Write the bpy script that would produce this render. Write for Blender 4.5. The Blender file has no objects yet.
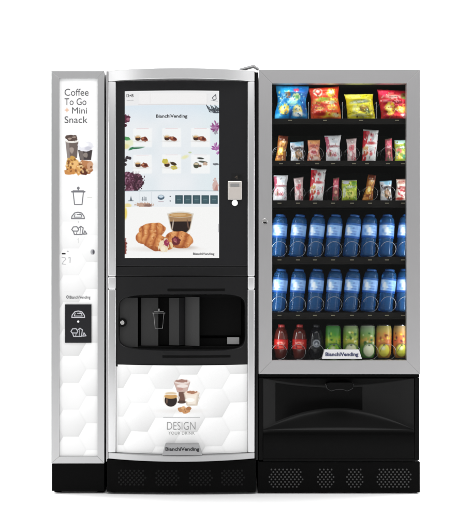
import bpy, bmesh, math, random
import numpy as np
from mathutils import Vector
random.seed(7); rng = np.random.RandomState(11)
scn = bpy.context.scene
col = scn.collection
S = 232.0; D = 4.5; CX = 235.5; FY = 494.0; EYE = 265.0; CZ = (FY-EYE)/S
# design drawing units: one unit = 1/232 m on the cabinet front plane; things set back are drawn to their own size
def wx(px, y=0.0): return (px-CX)/S*(D+y)/D
def wz(py, y=0.0): return CZ-(py-EYE)/S*(D+y)/D
def P(px, py, y=0.0): return (wx(px, y), y, wz(py, y))

# ------------------------------------------------------------------ materials
def lin(c):
    c = np.asarray(c, float)
    return np.where(c <= .04045, c/12.92, ((c+.055)/1.055)**2.4)
def hexc(h):
    h = h.lstrip('#'); return np.array([int(h[i:i+2], 16)/255. for i in (0, 2, 4)])
def pr(name, color=(.5,.5,.5), rough=.4, metal=0., spec=.5, bump=0., bscale=(200,200,200), rvar=0., vcol=False,
       emis=0., trans=0., ior=1.45, coat=0., cvar=0.):
    m = bpy.data.materials.new(name); m.use_nodes = True
    nt = m.node_tree; b = nt.nodes['Principled BSDF']; N = nt.nodes.new; L = nt.links.new
    if isinstance(color, str): color = tuple(lin(hexc(color)))
    b.inputs['Base Color'].default_value = (*color, 1)
    b.inputs['Roughness'].default_value = rough; b.inputs['Metallic'].default_value = metal
    b.inputs['Specular IOR Level'].default_value = spec
    b.inputs['Transmission Weight'].default_value = trans; b.inputs['IOR'].default_value = ior
    b.inputs['Coat Weight'].default_value = coat; b.inputs['Coat Roughness'].default_value = .08
    if vcol:
        a = N('ShaderNodeAttribute'); a.attribute_name = 'Col'
        if emis > 0:
            b.inputs['Base Color'].default_value = (.01,.01,.01,1)
            L(a.outputs['Color'], b.inputs['Emission Color']); b.inputs['Emission Strength'].default_value = emis
        else: L(a.outputs['Color'], b.inputs['Base Color'])
    if bump or rvar or cvar:
        tc = N('ShaderNodeTexCoord'); mp = N('ShaderNodeMapping'); mp.inputs['Scale'].default_value = bscale
        no = N('ShaderNodeTexNoise'); no.inputs['Scale'].default_value = 1.; no.inputs['Detail'].default_value = 4
        L(tc.outputs['Object'], mp.inputs['Vector']); L(mp.outputs['Vector'], no.inputs['Vector'])
        if bump:
            bp = N('ShaderNodeBump'); bp.inputs['Strength'].default_value = bump; bp.inputs['Distance'].default_value = .001
            L(no.outputs['Fac'], bp.inputs['Height']); L(bp.outputs['Normal'], b.inputs['Normal'])
        if rvar:
            mr = N('ShaderNodeMapRange'); mr.inputs['To Min'].default_value = max(.02, rough-rvar); mr.inputs['To Max'].default_value = rough+rvar
            L(no.outputs['Fac'], mr.inputs['Value']); L(mr.outputs['Result'], b.inputs['Roughness'])
        if cvar:
            mx = N('ShaderNodeMapRange'); mx.inputs['To Min'].default_value = 1-cvar; mx.inputs['To Max'].default_value = 1+cvar
            L(no.outputs['Fac'], mx.inputs['Value'])
            vm = N('ShaderNodeVectorMath'); vm.operation = 'SCALE'; vm.inputs[0].default_value = color
            L(mx.outputs['Result'], vm.inputs['Scale']); L(vm.outputs['Vector'], b.inputs['Base Color'])
    return m
M = {}
M['floor'] = pr('white_floor', (.93,.93,.93), .6, spec=.2)
M['alu_light'] = pr('brushed_aluminium_light', (.60,.60,.605), .34, metal=.85, bump=.05, bscale=(900,900,6), rvar=.06, cvar=.04)
M['alu_h'] = pr('brushed_aluminium_horizontal', (.60,.60,.605), .36, metal=.8, bump=.06, bscale=(6,900,900), rvar=.06, cvar=.05)
M['alu_dark'] = pr('anodised_aluminium', (.40,.395,.40), .42, metal=.75, bump=.05, bscale=(900,900,8), rvar=.05, cvar=.04)
M['alu_dark_h'] = pr('anodised_aluminium_horizontal', (.40,.395,.40), .42, metal=.75, bump=.05, bscale=(8,900,900), rvar=.05, cvar=.04)
M['alu_pale'] = pr('satin_aluminium', (.47,.47,.475), .38, metal=.8, bump=.04, bscale=(900,900,8), rvar=.05, cvar=.03)
M['chrome'] = pr('polished_metal', (.75,.74,.73), .22, metal=1.)
M['gloss_black'] = pr('gloss_black_glass', (.014,.014,.015), .12, spec=.22, rvar=.02, bscale=(3,3,3))
M['satin_black'] = pr('satin_black_panel', (.011,.011,.0115), .24, spec=.20, rvar=.05, bscale=(4,4,4))
M['body_black'] = pr('powder_coated_black', (.003,.003,.003), .42, spec=.06, bump=.05, bscale=(600,600,600))
M['base_black'] = pr('plinth_black', (.0025,.0025,.0025), .5, spec=.035, bump=.06, bscale=(700,700,700))
M['grey_plastic'] = pr('dark_grey_plastic', (.027,.027,.027), .32, spec=.2, bump=.04, bscale=(500,500,500))
M['hole'] = pr('vent_opening', (.0015,.0015,.0015), .7, spec=.1)
M['vent_dark'] = pr('vent_mesh_dark', (.008,.008,.008), .5, spec=.1)
M['vent_grey'] = pr('vent_mesh_grey', (.035,.035,.035), .45, spec=.4)
M['body_grey'] = pr('cabinet_side_grey', (.12,.12,.125), .45, bump=.04, bscale=(500,500,500))
M['interior'] = pr('cabinet_lining', (.010,.014,.011), .6, spec=.2, cvar=.3, bscale=(9,9,9))
M['tray'] = pr('tray_black', (.006,.005,.0045), .45, spec=.18)
M['wire'] = pr('coil_steel', (.45,.46,.48), .25, metal=.9)
M['print'] = pr('printed_film', vcol=True, rough=.32, spec=.35)
M['pack'] = pr('printed_foil', vcol=True, rough=.27, spec=.5, bump=.35, bscale=(45,45,45))
M['card'] = pr('printed_label', vcol=True, rough=.35, spec=.4)
M['screen'] = pr('lit_display', vcol=True, rough=.12, spec=.25, emis=.93)
M['ink'] = pr('dark_ink', (.03,.03,.033), .5, spec=.2)
M['ink_grey'] = pr('grey_ink', (.10,.10,.105), .5, spec=.2)
M['ink_pale'] = pr('pale_grey_ink', (.25,.25,.25), .5, spec=.2)
M['ink_orange'] = pr('orange_ink', (.75,.35,.13), .5, spec=.2)
M['tag'] = pr('price_tag_card', (.20,.18,.12), .5)
M['joint'] = pr('joint_pale_metal', (.66,.66,.665), .4, metal=.75)
M['white_plastic'] = pr('white_plastic', (.82,.82,.82), .35)
M['badge'] = pr('badge_grey', (.30,.30,.305), .35, metal=.5)
M['sticker'] = pr('grey_sticker', (.20,.20,.20), .4)
M['bottle_blue'] = pr('blue_bottle_plastic', (.05,.25,.66), .07, spec=1., trans=.74, ior=1.33, bump=.8, bscale=(60,60,150))
M['cap_blue'] = pr('blue_cap', (.02,.10,.34), .3)
M['cola'] = pr('dark_drink_bottle', (.10,.016,.012), .12, spec=.6, coat=.5)
M['cap_red'] = pr('red_cap', (.35,.03,.03), .35)
M['cap_black'] = pr('black_cap', (.015,.015,.018), .35)
M['can_metal'] = pr('can_metal', (.6,.6,.62), .25, metal=1.)
def glass_mat():
    m = bpy.data.materials.new('window_glass'); m.use_nodes = True; nt = m.node_tree; nt.nodes.clear(); N = nt.nodes.new; L = nt.links.new
    o = N('ShaderNodeOutputMaterial'); mx = N('ShaderNodeMixShader'); t = N('ShaderNodeBsdfTransparent'); g = N('ShaderNodeBsdfGlossy'); f = N('ShaderNodeFresnel')
    f.inputs['IOR'].default_value = 1.22; g.inputs['Roughness'].default_value = .01; t.inputs['Color'].default_value = (.98,.99,.985,1)
    L(f.outputs[0], mx.inputs[0]); L(t.outputs[0], mx.inputs[1]); L(g.outputs[0], mx.inputs[2]); L(mx.outputs[0], o.inputs[0]); return m
M['glass'] = glass_mat()

# ------------------------------------------------------------------ object helpers
def thing(name, loc, label, cat, group=None):
    o = bpy.data.objects.new(name, None); o.empty_display_size = .05; col.objects.link(o); o.location = loc
    o['label'] = label; o['category'] = cat
    if group: o['group'] = group
    return o
def root_of(o):
    while o.parent: o = o.parent
    return o
def link(name, me, mat, parent=None, label=None, world=True):
    """one mesh = one object; mesh written in world space is moved to the root's frame"""
    if mat: me.materials.clear(); me.materials.append(mat)
    o = bpy.data.objects.new(name, me); col.objects.link(o)
    if parent:
        o.parent = parent
        if world: me.transform(__import__('mathutils').Matrix.Translation(-Vector(root_of(parent).location)))
    if label: o['label'] = label
    return o
def from_bm(bm, name='m', smooth=False):
    me = bpy.data.meshes.new(name); bm.normal_update(); bm.to_mesh(me); bm.free()
    if smooth:
        for p in me.polygons: p.use_smooth = True
    return me
def add_prism(bm, pts_xz, y0, y1, bev=0., seg=2):
    """polygon in x,z extruded from y0 (front) to y1 (back)"""
    b2 = bmesh.new()
    f = [b2.verts.new((x, y0, z)) for x, z in pts_xz]; g = [b2.verts.new((x, y1, z)) for x, z in pts_xz]
    n = len(f); b2.faces.new(f); b2.faces.new(g[::-1])
    for i in range(n): b2.faces.new((f[i], g[i], g[(i+1) % n], f[(i+1) % n]))
    bmesh.ops.recalc_face_normals(b2, faces=b2.faces)
    if bev: bmesh.ops.bevel(b2, geom=list(b2.edges), offset=bev, segments=seg, profile=.5, affect='EDGES')
    tmp = bpy.data.meshes.new('t'); b2.to_mesh(tmp); b2.free(); bm.from_mesh(tmp); bpy.data.meshes.remove(tmp)
def add_box(bm, x0, x1, y0, y1, z0, z1, bev=0., seg=2):
    add_prism(bm, [(x0,z0),(x1,z0),(x1,z1),(x0,z1)], y0, y1, bev, seg)
def box_px(px0, px1, py0, py1, y0, y1, bev=.001, seg=2):
    bm = bmesh.new(); add_box(bm, wx(px0,y0), wx(px1,y0), y0, y1, wz(py1,y0), wz(py0,y0), bev, seg); return from_bm(bm)
def add_tube(bm, pts, r, seg=8):
    prev = None; n = len(pts)
    for i, p in enumerate(pts):
        p = Vector(p); t = (Vector(pts[min(i+1,n-1)])-Vector(pts[max(i-1,0)])).normalized()
        up = Vector((0,0,1)) if abs(t.z) < .9 else Vector((1,0,0))
        a = t.cross(up).normalized(); b = t.cross(a)
        ring = [bm.verts.new(p+a*r*math.cos(2*math.pi*k/seg)+b*r*math.sin(2*math.pi*k/seg)) for k in range(seg)]
        if prev:
            for k in range(seg): bm.faces.new((prev[k], prev[(k+1)%seg], ring[(k+1)%seg], ring[k]))
        else: bm.faces.new(ring[::-1])
        prev = ring
    bm.faces.new(prev)
def add_disc(bm, cx, cz, r, y0, y1, seg=16, bev=0.):
    add_prism(bm, [(cx+r*math.cos(2*math.pi*k/seg), cz+r*math.sin(2*math.pi*k/seg)) for k in range(seg)], y0, y1, bev)
def bowf(c0, c1, b, base):
    xc = (wx(c0)+wx(c1))/2; hw = (wx(c1)-wx(c0))/2
    return lambda x: base - b*(1-((np.asarray(x)-xc)/hw)**2)
def bow_bar(px0, px1, py0, py1, fn, yb, n=40, bev=.0):
    """bar whose front follows fn(x)"""
    xs = np.linspace(wx(px0), wx(px1), n+1); ys = fn(xs); z0, z1 = wz(py1), wz(py0)
    bm = bmesh.new(); e = min(.0025, (z1-z0)/4)
    prof = [(0, z0, 1), (0, z0, 0), (-e*.0, z0, 0)]
    rows = []
    for x, y in zip(xs, ys):
        rows.append([bm.verts.new(v) for v in ((x,yb,z0),(x,y+e,z0),(x,y+e*.3,z0+e*.3),(x,y,z0+e),(x,y,z1-e),(x,y+e*.3,z1-e*.3),(x,y+e,z1),(x,yb,z1))])
    for a, b in zip(rows, rows[1:]):
        for k in range(8): bm.faces.new((a[k], b[k], b[(k+1)%8], a[(k+1)%8]))
    bm.faces.new(rows[0]); bm.faces.new(rows[-1][::-1])
    bmesh.ops.recalc_face_normals(bm, faces=bm.faces)
    return from_bm(bm)
def sheet(V, closeu=False, C=None, name='s', smooth=True):
    """grid mesh from an (h,w,3) array with optional sRGB colours (h,w,3)"""
    h, w = V.shape[:2]; me = bpy.data.meshes.new(name)
    idx = np.arange(h*w).reshape(h, w)
    a = idx[:-1,:-1].ravel(); b = idx[:-1,1:].ravel(); c = idx[1:,1:].ravel(); d = idx[1:,:-1].ravel()
    q = np.stack([a,d,c,b], 1)
    me.vertices.add(h*w); me.vertices.foreach_set('co', V.reshape(-1).astype(np.float32))
    me.loops.add(q.size); me.loops.foreach_set('vertex_index', q.ravel().astype(np.int32))
    me.polygons.add(len(q)); me.polygons.foreach_set('loop_start', np.arange(0, q.size, 4, dtype=np.int32))
    me.update(calc_edges=True)
    if smooth: me.polygons.foreach_set('use_smooth', np.ones(len(q), bool))
    if C is not None:
        at = me.color_attributes.new('Col', 'FLOAT_COLOR', 'POINT')
        cc = np.ones((h*w, 4), np.float32); cc[:, :3] = lin(np.clip(C, 0, 1)).reshape(-1, 3)
        at.data.foreach_set('color', cc.ravel())
    me.validate(); return me

# ------------------------------------------------------------------ artwork painter (printed film, lit display, packaging)
def vnoise(X, Y, seed=0):
    xi = np.floor(X).astype(int); yi = np.floor(Y).astype(int); fx = X-xi; fy = Y-yi
    fx = fx*fx*(3-2*fx); fy = fy*fy*(3-2*fy)
    def h(a, b):
        n = (a*374761393 + b*668265263 + seed*1442695) & 0x7fffffff
        n = ((n ^ (n >> 13))*1274126177) & 0x7fffffff
        return ((n ^ (n >> 16)) & 0xffff)/65535.
    return (h(xi,yi)*(1-fx)+h(xi+1,yi)*fx)*(1-fy)+(h(xi,yi+1)*(1-fx)+h(xi+1,yi+1)*fx)*fy
class Art:
    def __init__(s, x0, x1, y0, y1, k, base):
        s.w = max(2, int((x1-x0)*k)+1); s.h = max(2, int((y1-y0)*k)+1); s.k = k
        s.X, s.Y = np.meshgrid(np.linspace(x0,x1,s.w), np.linspace(y0,y1,s.h)); s.b = (x0,x1,y0,y1)
        s.C = np.zeros((s.h, s.w, 3)); s.C[:] = hexc(base)
    def mix(s, m, c):
        if isinstance(c, str): c = hexc(c)
        s.C += (np.asarray(c)-s.C)*np.clip(m, 0, 1)[..., None]
    def el(s, cx, cy, rx, ry, c, rot=0, soft=.35, a=1., rag=0, sc=.6, seed=0):
        r = math.radians(rot); dx = s.X-cx; dy = s.Y-cy
        u = (dx*math.cos(r)+dy*math.sin(r))/rx; v = (-dx*math.sin(r)+dy*math.cos(r))/ry
        d = np.sqrt(u*u+v*v)
        if rag: d = d*(1+rag*(vnoise(s.X*sc+9, s.Y*sc+5, seed)-.5))
        m = np.clip((1-d)*min(rx,ry)/soft+.5, 0, 1)*a; s.mix(m, c); return m
    def rect(s, x0, x1, y0, y1, c, soft=.3, a=1., r=0):
        cx, cy = (x0+x1)/2, (y0+y1)/2; qx = np.abs(s.X-cx)-(x1-x0)/2+r; qy = np.abs(s.Y-cy)-(y1-y0)/2+r
        d = np.hypot(np.maximum(qx,0), np.maximum(qy,0))+np.minimum(np.maximum(qx,qy),0)-r
        m = np.clip(.5-d/soft, 0, 1)*a; s.mix(m, c); return m
    def poly(s, pts, c, soft=.3, a=1.):
        X, Y = s.X, s.Y; d = np.full(X.shape, 1e9); sg = np.ones(X.shape); n = len(pts)
        for i in range(n):
            ax, ay = pts[i]; bx, by = pts[i-1]; ex, ey = bx-ax, by-ay; px, py = X-ax, Y-ay
            t = np.clip((px*ex+py*ey)/(ex*ex+ey*ey+1e-9), 0, 1); d = np.minimum(d, (px-ex*t)**2+(py-ey*t)**2)
            c1 = Y >= ay; c2 = Y < by; c3 = ex*py > ey*px
            sg = np.where((c1&c2&c3)|(~c1&~c2&~c3), -sg, sg)
        m = np.clip(.5-sg*np.sqrt(d)/soft, 0, 1)*a; s.mix(m, c); return m
    def line(s, pts, wd, c, soft=.3, a=1.):
        d = np.full(s.X.shape, 1e9)
        for (ax,ay),(bx,by) in zip(pts, pts[1:]):
            ex, ey = bx-ax, by-ay; px, py = s.X-ax, s.Y-ay
            t = np.clip((px*ex+py*ey)/(ex*ex+ey*ey+1e-9), 0, 1); d = np.minimum(d, (px-ex*t)**2+(py-ey*t)**2)
        s.mix(np.clip(.5-(np.sqrt(d)-wd/2)/soft, 0, 1)*a, c)
    def tint(s, m, f): s.C *= 1+(f-1)*np.clip(m,0,1)[..., None]
    def grain(s, a, sc=2., seed=1): s.C += a*(vnoise(s.X*sc, s.Y*sc, seed)-.5)[..., None]
def hexes(A, R, ox, oy, amp=.075, mask=1.):
    """relief pattern of the white honeycomb film"""
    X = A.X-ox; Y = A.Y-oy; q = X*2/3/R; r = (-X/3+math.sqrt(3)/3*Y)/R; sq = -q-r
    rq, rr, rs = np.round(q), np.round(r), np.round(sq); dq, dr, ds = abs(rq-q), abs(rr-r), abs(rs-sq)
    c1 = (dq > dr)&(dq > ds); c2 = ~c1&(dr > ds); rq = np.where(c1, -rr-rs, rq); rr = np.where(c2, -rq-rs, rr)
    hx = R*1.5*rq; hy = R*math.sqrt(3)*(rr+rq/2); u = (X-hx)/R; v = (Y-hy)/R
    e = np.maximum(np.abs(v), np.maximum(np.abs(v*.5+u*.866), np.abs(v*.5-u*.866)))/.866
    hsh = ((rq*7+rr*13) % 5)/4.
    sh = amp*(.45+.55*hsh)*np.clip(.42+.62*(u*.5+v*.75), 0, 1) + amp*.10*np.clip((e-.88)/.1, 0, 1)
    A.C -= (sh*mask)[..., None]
def coffee_cup(A, cx, cy, s, glass=True):
    A.poly([(cx-3*s,cy-3*s),(cx+3*s,cy-3*s),(cx+2*s,cy+3*s),(cx-2*s,cy+3*s)], '#d9d2c6', a=.8)
    A.poly([(cx-2.7*s,cy-1.2*s),(cx+2.7*s,cy-1.2*s),(cx+1.9*s,cy+2.7*s),(cx-1.9*s,cy+2.7*s)], '#2a1610')
    A.el(cx, cy-1.4*s, 2.7*s, .8*s, '#b98a58'); A.el(cx-1.2*s, cy+.6*s, .4*s, 1.2*s, '#8a6a58', a=.6)
def berry(A, cx, cy, r, c1, c2, seed, n=40):
    rs = np.random.RandomState(seed); A.el(cx, cy, r, r, c1, rag=.5, sc=.7, seed=seed)
    for i in range(n):
        t = rs.rand()*6.28; q = r*math.sqrt(rs.rand())*.95; k = rs.rand()
        A.el(cx+q*math.cos(t), cy+q*math.sin(t), .5+.9*rs.rand(), .35+.4*rs.rand(), hexc(c1)*(1-k)+hexc(c2)*k, rot=rs.rand()*180, a=.85)
def petals(A, cx, cy, r, c1, c2, seed, n=26):
    rs = np.random.RandomState(seed)
    for i in range(n):
        t = rs.rand()*6.28; q = r*rs.rand(); k = rs.rand()
        A.el(cx+q*math.cos(t), cy+q*math.sin(t), r*.34, r*.13, hexc(c1)*(1-k)+hexc(c2)*k, rot=math.degrees(t)+rs.rand()*40, a=.9)
# --- lit display
def paint_screen():
    A = Art(124.3, 219, 90.5, 258, 4, '#e6eef3')
    A.mix(np.clip(vnoise(A.X*.06, A.Y*.06, 3)*.9, 0, 1), '#f4f6f9'); A.mix(np.clip((A.X-190)/60,0,1), '#d9ecf0')
    A.mix(np.clip(1-(A.Y-106)/18,0,1)*.5, '#d6e8f6')
    A.rect(100, 240, 80, 105, '#f1f1f2'); A.rect(139, 207, 93, 103.5, '#f7f6f6', soft=1, r=2); A.line([(138,104.3),(207,104.3)], .5, '#dcd9da')
    A.line([(150,93.5),(150,103)], .3, '#e2e0e0'); A.line([(207,93.5),(207,103)], .3, '#e2e0e0')
    A.el(128.5, 99.8, 2.4, .5, '#b9b9bb', a=.7); A.el(132, 99.8, 1.4, .5, '#b9b9bb', a=.7)
    A.line([(215.6,94.3),(212.3,97.6),(213.6,100.2),(216.2,98.6),(215.6,94.3)], .7, '#53565c'); A.line([(211,100),(217.5,101)], .4, '#8d9096')
    # dark sketch and flowers on the right edge
    for k in range(9): A.line([(206.5+k*1.4,105+(k%3)*1.2),(208+k*1.4,108.5+(k*7%4)),(210+k*1.1,110+(k*5%3))], .8, '#2b3138', a=.9)
    A.el(214.5, 109.5, 4.5, 1.8, '#39414a', rag=.7, a=.75); A.el(216, 112.3, 3.4, .8, '#4b525b')
    petals(A, 217.5, 126.5, 6, '#7c2f6c', '#b985b4', 4, 34); petals(A, 217.5, 148, 5.5, '#8b2b86', '#c99ccb', 5, 30)
    petals(A, 215.5, 132, 2.6, '#5a5560', '#a08ca4', 6, 10)
    A.el(216, 164, 2.8, 1.1, '#6d7177', rag=.4); A.el(215.5, 187, 3.2, 8.5, '#d3a79c', rag=.6, a=.8); A.el(216, 190, 2, 4, '#b97e74', rag=.7, a=.7)
    # left edge
    A.el(125.5, 118.5, 4.3, 4.2, '#59213a', rag=.6, seed=3); A.el(127.5, 118.6, 1.6, 1.4, '#a5667c', rag=.6); A.el(124.6, 124.8, 1.9, 1.6, '#4a1a2c')
    A.el(125.5, 138, 5, 1.9, '#4f9a5b', rot=10, rag=.3); A.el(128, 143, 7, 3.3, '#eef1cf', rot=-12, soft=1.5); A.el(125, 146, 4, 2.5, '#e9e2a6', soft=1.5)
    A.el(137, 147.2, 7.8, 1.4, '#2f6d4c', rot=-6); A.el(131, 148.6, 3, .8, '#2e8050', rot=-20)
    for bx, by in ((126.6,157.3),(129.4,157.8),(124.8,160),(124.6,164)): A.el(bx, by, 1.7, 1.5, '#3a3238', rag=.5); 
    berry(A, 134, 181.6, 9.2, '#3b1a2a', '#9c6c80', 8, 110); berry(A, 127, 178, 6.5, '#4f2238', '#b388a0', 9, 60); berry(A, 129, 189, 4.2, '#54263a', '#b98aa0', 10, 30)
    # six drink tiles
    for j, cy in enumerate((138, 164.5)):
        for i, cx in enumerate((142.3, 171.6, 200.5)):
            A.rect(cx-9.5, cx+9.5, cy-10, cy+9, '#fbfcfc', soft=1.2, r=1, a=.88); A.line([(cx-6,cy-9.6),(cx+6,cy-9.6)], .45, '#e5b9bd', a=.65)
            rs = np.random.RandomState(i*7+j)
            if (i,j) == (2,1):
                A.el(cx-4.2, cy+.8, 2.9, 3, '#4b4d3c'); A.el(cx-4.2, cy-.6, 2.6, 1, '#d7c7a8'); A.el(cx, cy-6.2, 3.4, .9, '#3d423d', rot=5)
                A.el(cx+2.5, cy-2.7, 4.4, 1, '#5b5d52', rot=8); A.el(cx+4.6, cy-.8, 2.2, 1.6, '#cdb09b', rag=.5); A.el(cx-.5, cy+1.4, 1.6, 1.3, '#6b5442')
            else:
                A.el(cx-4.6, cy-.4, 3.3, 2.9, '#e8dcc6', soft=.6); A.el(cx-4.6, cy+.4, 2.7, 2, '#3c2117'); A.el(cx-4.8, cy-1.2, 2.3, .7, '#d4a46a')
                A.line([(cx-7.8,cy-2.6),(cx-7.2,cy+.6)], .4, '#a9a296')
                if (i,j) == (1,1):
                    A.el(cx-6.5, cy-3.3, 3, 2.5, '#cdbf4e', rag=.3); A.el(cx+2.4, cy+3, 3.4, 2.2, '#cfc04a', rag=.4); A.el(cx+1.8, cy-.8, 3.2, 1.8, '#423018', rot=20, rag=.4)
                else:
                    A.el(cx+1.8, cy+.8, 3.9, 2.3, '#8d4a35', rot=15, rag=.5, seed=i); A.el(cx+2.6, cy+.4, 2.2, 1.2, '#5d2018', rot=25, rag=.4, seed=j+3); A.el(cx+.6, cy-.2, 1.3, .7, '#c98862')
                A.el(cx-1, cy+3.2, 6, .7, '#c8c2bc', soft=1.2, a=.6)
    A.el(185, 157, 3.5, 1.6, '#eceaa8', soft=1.5, a=.8, rot=-20); A.el(190, 152.5, 1.6, .9, '#b8c98a', a=.7)
    # control row
    A.rect(100, 240, 190.6, 206.8, '#eef3f7'); A.line([(120,190.8),(222,190.8)], .5, '#8ba0ab', a=.8)
    A.line([(139,191),(139,206)], .3, '#cfd8de'); A.line([(151.5,192),(151.5,203)], .3, '#c5ced5')
    A.poly([(130.6,195.6),(129.2,200.4),(132,200.4)], '#6f7a84'); A.line([(127.8,200.6),(133,200.6)], .6, '#66707a')
    A.line([(142.3,197),(142.3,200.6)], .7, '#7b858e'); A.line([(144,196.6),(144,200.6)], .7, '#7b858e'); A.line([(145.8,197),(145.8,200.6)], .7, '#59636d'); A.line([(141.5,199),(146.5,199)], .5, '#7b858e')
    A.el(161, 197.3, 3.4, 2.5, '#4f6577'); A.el(161, 196.4, 2.6, 1.3, '#cfe0ec'); A.line([(158.5,201.6),(163.5,201.6)], .5, '#b9a6ae')
    A.el(170.2, 196.4, .6, .6, '#333b44'); A.el(170.2, 201, .6, .6, '#333b44')
    for i in range(5):
        x = 175.2+i*8.75; A.rect(x, x+7.6, 195.2, 203.8, '#33505a', r=.4); A.rect(x+1.2, x+6.4, 196.4, 202.6, '#4a6a72', soft=1.4, a=.6)
        A.line([(x+2,199.5),(x+5.6,199.5)], .5, '#7d979c', a=.6)
    A.el(144, 204.8, 8.5, 2.1, '#c3a18e', rag=.8, sc=1.1); A.el(148, 205.3, 4, 1.4, '#8d6b60', rag=.8, sc=1.3); A.el(127, 205.4, 4, 2.2, '#efe0a0', soft=1)
    # promo picture
    A.rect(100, 240, 206.8, 260, '#fbfbfa'); A.el(124.6, 213, 2.1, 6, '#ecd56a', soft=1.2); A.el(124.4, 247, 1.9, 7, '#7d3b33', rag=.7, soft=.8)
    A.el(164, 249, 27, 2.3, '#e5ded8', soft=3, a=.8); A.el(187, 247.5, 8, 1.6, '#d9d0c8', soft=2)
    # glass of coffee
    A.poly([(167.2,213.5),(193.6,213.5),(190.3,229),(187,233.6),(174,233.6),(170.8,229)], '#cfc4b4', soft=.6)
    A.poly([(169,216.5),(191.8,216.5),(189.5,229),(186.2,232.6),(174.6,232.6),(171.6,229)], '#a8845e', soft=.6)
    A.poly([(170,221.6),(191,221.4),(189.3,229),(186.2,232.3),(174.8,232.3),(171.8,229)], '#21100b', soft=.7)
    A.el(180.4, 214.6, 13, 3.1, '#ddd6ca'); A.el(180.4, 215.1, 11.6, 2.3, '#c1955f'); A.el(178, 214.8, 8, 1.3, '#dcba8a', a=.7, rag=.4)
    A.el(172.8, 225, .7, 5, '#e2d6c8', rot=8, a=.8); A.el(187.8, 224, .8, 5, '#7b5b49', rot=-8, a=.8)
    # croissants
    def croissant(cx, cy, rx, ry, rot, seed, n=4):
        m0 = A.C.copy(); m = A.el(cx, cy, rx, ry, '#a4552a', rot=rot, rag=.16, sc=.22, seed=seed, soft=.6)
        r = math.radians(rot); u = (A.X-cx)*math.cos(r)+(A.Y-cy)*math.sin(r); v = -(A.X-cx)*math.sin(r)+(A.Y-cy)*math.cos(r)
        ph = (u/rx*n*.5+.16*(v/ry)+.12*vnoise(A.X*.3, A.Y*.3, seed)+.3) % 1.
        lay = np.clip(np.sin(ph*math.pi), 0, 1)**.6; top = np.clip(.75-.6*v/ry, 0, 1)
        A.mix(m*lay*.9*np.clip(top+.3,0,1), '#cd7c3f'); A.mix(m*lay**3*top*.8*(.5+.8*vnoise(A.X*.7, A.Y*.9, seed+3)), '#efb274')
        A.mix(m*np.clip((v/ry-.45)*1.6, 0, 1)*.7, '#8a4420')
    croissant(152, 230, 14, 7.4, -6, 3); croissant(145, 236.5, 9.5, 6.8, -14, 5, 3); croissant(157, 242.4, 15.5, 8.2, 14, 6); croissant(179.5, 239.8, 13.5, 8.6, 10, 8, 3)
    A.el(164, 245.5, 5.2, 6.8, '#f0dfbe', rot=18, rag=.35, soft=.7); A.el(166.6, 243.2, 2.7, 3.2, '#9b2f55', rag=.5, soft=.6); A.el(163, 249, 2.2, 2.6, '#f7ebd4', rag=.3)
    A.el(176, 241, 4.8, 4.2, '#69242a', rot=25, rag=.4, soft=.6); A.el(175, 240, 2.3, 2, '#99475a', rag=.5); A.el(171.4, 244.8, 1.4, 3.6, '#e9cf9f', rot=-20, rag=.4)
    rs = np.random.RandomState(2)
    for k in range(150):
        x, y = 138+52*rs.rand(), 226+22*rs.rand(); i, j = int((y-90.5)*4), int((x-124.3)*4)
        if A.C[i,j,2] < .55 and A.C[i,j,0] > .5: A.el(x, y, .5+1.3*rs.rand(), .3+.5*rs.rand(), ['#b5622c','#f3c48c','#8f4218','#dd9452'][k%4], rot=rs.rand()*180, a=.45, rag=.5)
    A.grain(.02, 3); A.line([(218.3,224),(218.3,232)], .6, '#8c8c90'); return A
# --- narrow side film
def icon_cup(A, cx, cy, w, h, c, wd=.8):
    A.line([(cx-w/2,cy-h*.3),(cx-w*.36,cy+h/2),(cx+w*.36,cy+h/2),(cx+w/2,cy-h*.3)], wd, c); A.line([(cx-w*.62,cy-h*.3),(cx+w*.62,cy-h*.3)], wd*1.5, c)
    A.line([(cx-w*.5,cy-h*.36),(cx+w*.5,cy-h*.36)], wd*.8, c); A.el(cx, cy-h*.52, wd*1.3, wd*1.5, c); A.line([(cx,cy-h*.42),(cx,cy-h*.55)], wd, c)
def icon_bun(A, cx, cy, c, wd=.75):
    A.line([(cx-6.4,cy+3),(cx-6,cy+.6),(cx-3.4,cy-2.6),(cx,cy-3.4),(cx+3.6,cy-2.6),(cx+6,cy+.6),(cx+6.4,cy+3),(cx-6.4,cy+3)], wd, c)
    A.line([(cx-3,cy-1),(cx-4,cy+1.6),(cx+4,cy+1.6),(cx+3.2,cy-1),(cx-1,cy-1.2)], wd*.8, c); A.el(cx+2, cy-1.2, 1.1, .8, c)
def icon_snacks(A, cx, cy, c, wd=.75):
    A.line([(cx-5.4,cy+.6),(cx-6.6,cy-1),(cx-5,cy-3.6),(cx-1.6,cy-3.8),(cx+.2,cy-1.2),(cx-.6,cy+.6),(cx-5.4,cy+.6)], wd, c)
    A.line([(cx-5,cy+.8),(cx-4,cy+4),(cx+3.8,cy+4),(cx+4.8,cy-2.6),(cx+2.4,cy-4.2),(cx+.4,cy-2.6)], wd, c)
    A.line([(cx-1.4,cy+.8),(cx-2,cy+4)], wd*.7, c); A.line([(cx+2.2,cy-3),(cx+1.6,cy+3.6)], wd*.6, c)
    A.line([(cx+5.2,cy+3.6),(cx+6.4,cy+.4),(cx+8.4,cy+3.4),(cx+5.2,cy+3.8)], wd, c)
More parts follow.
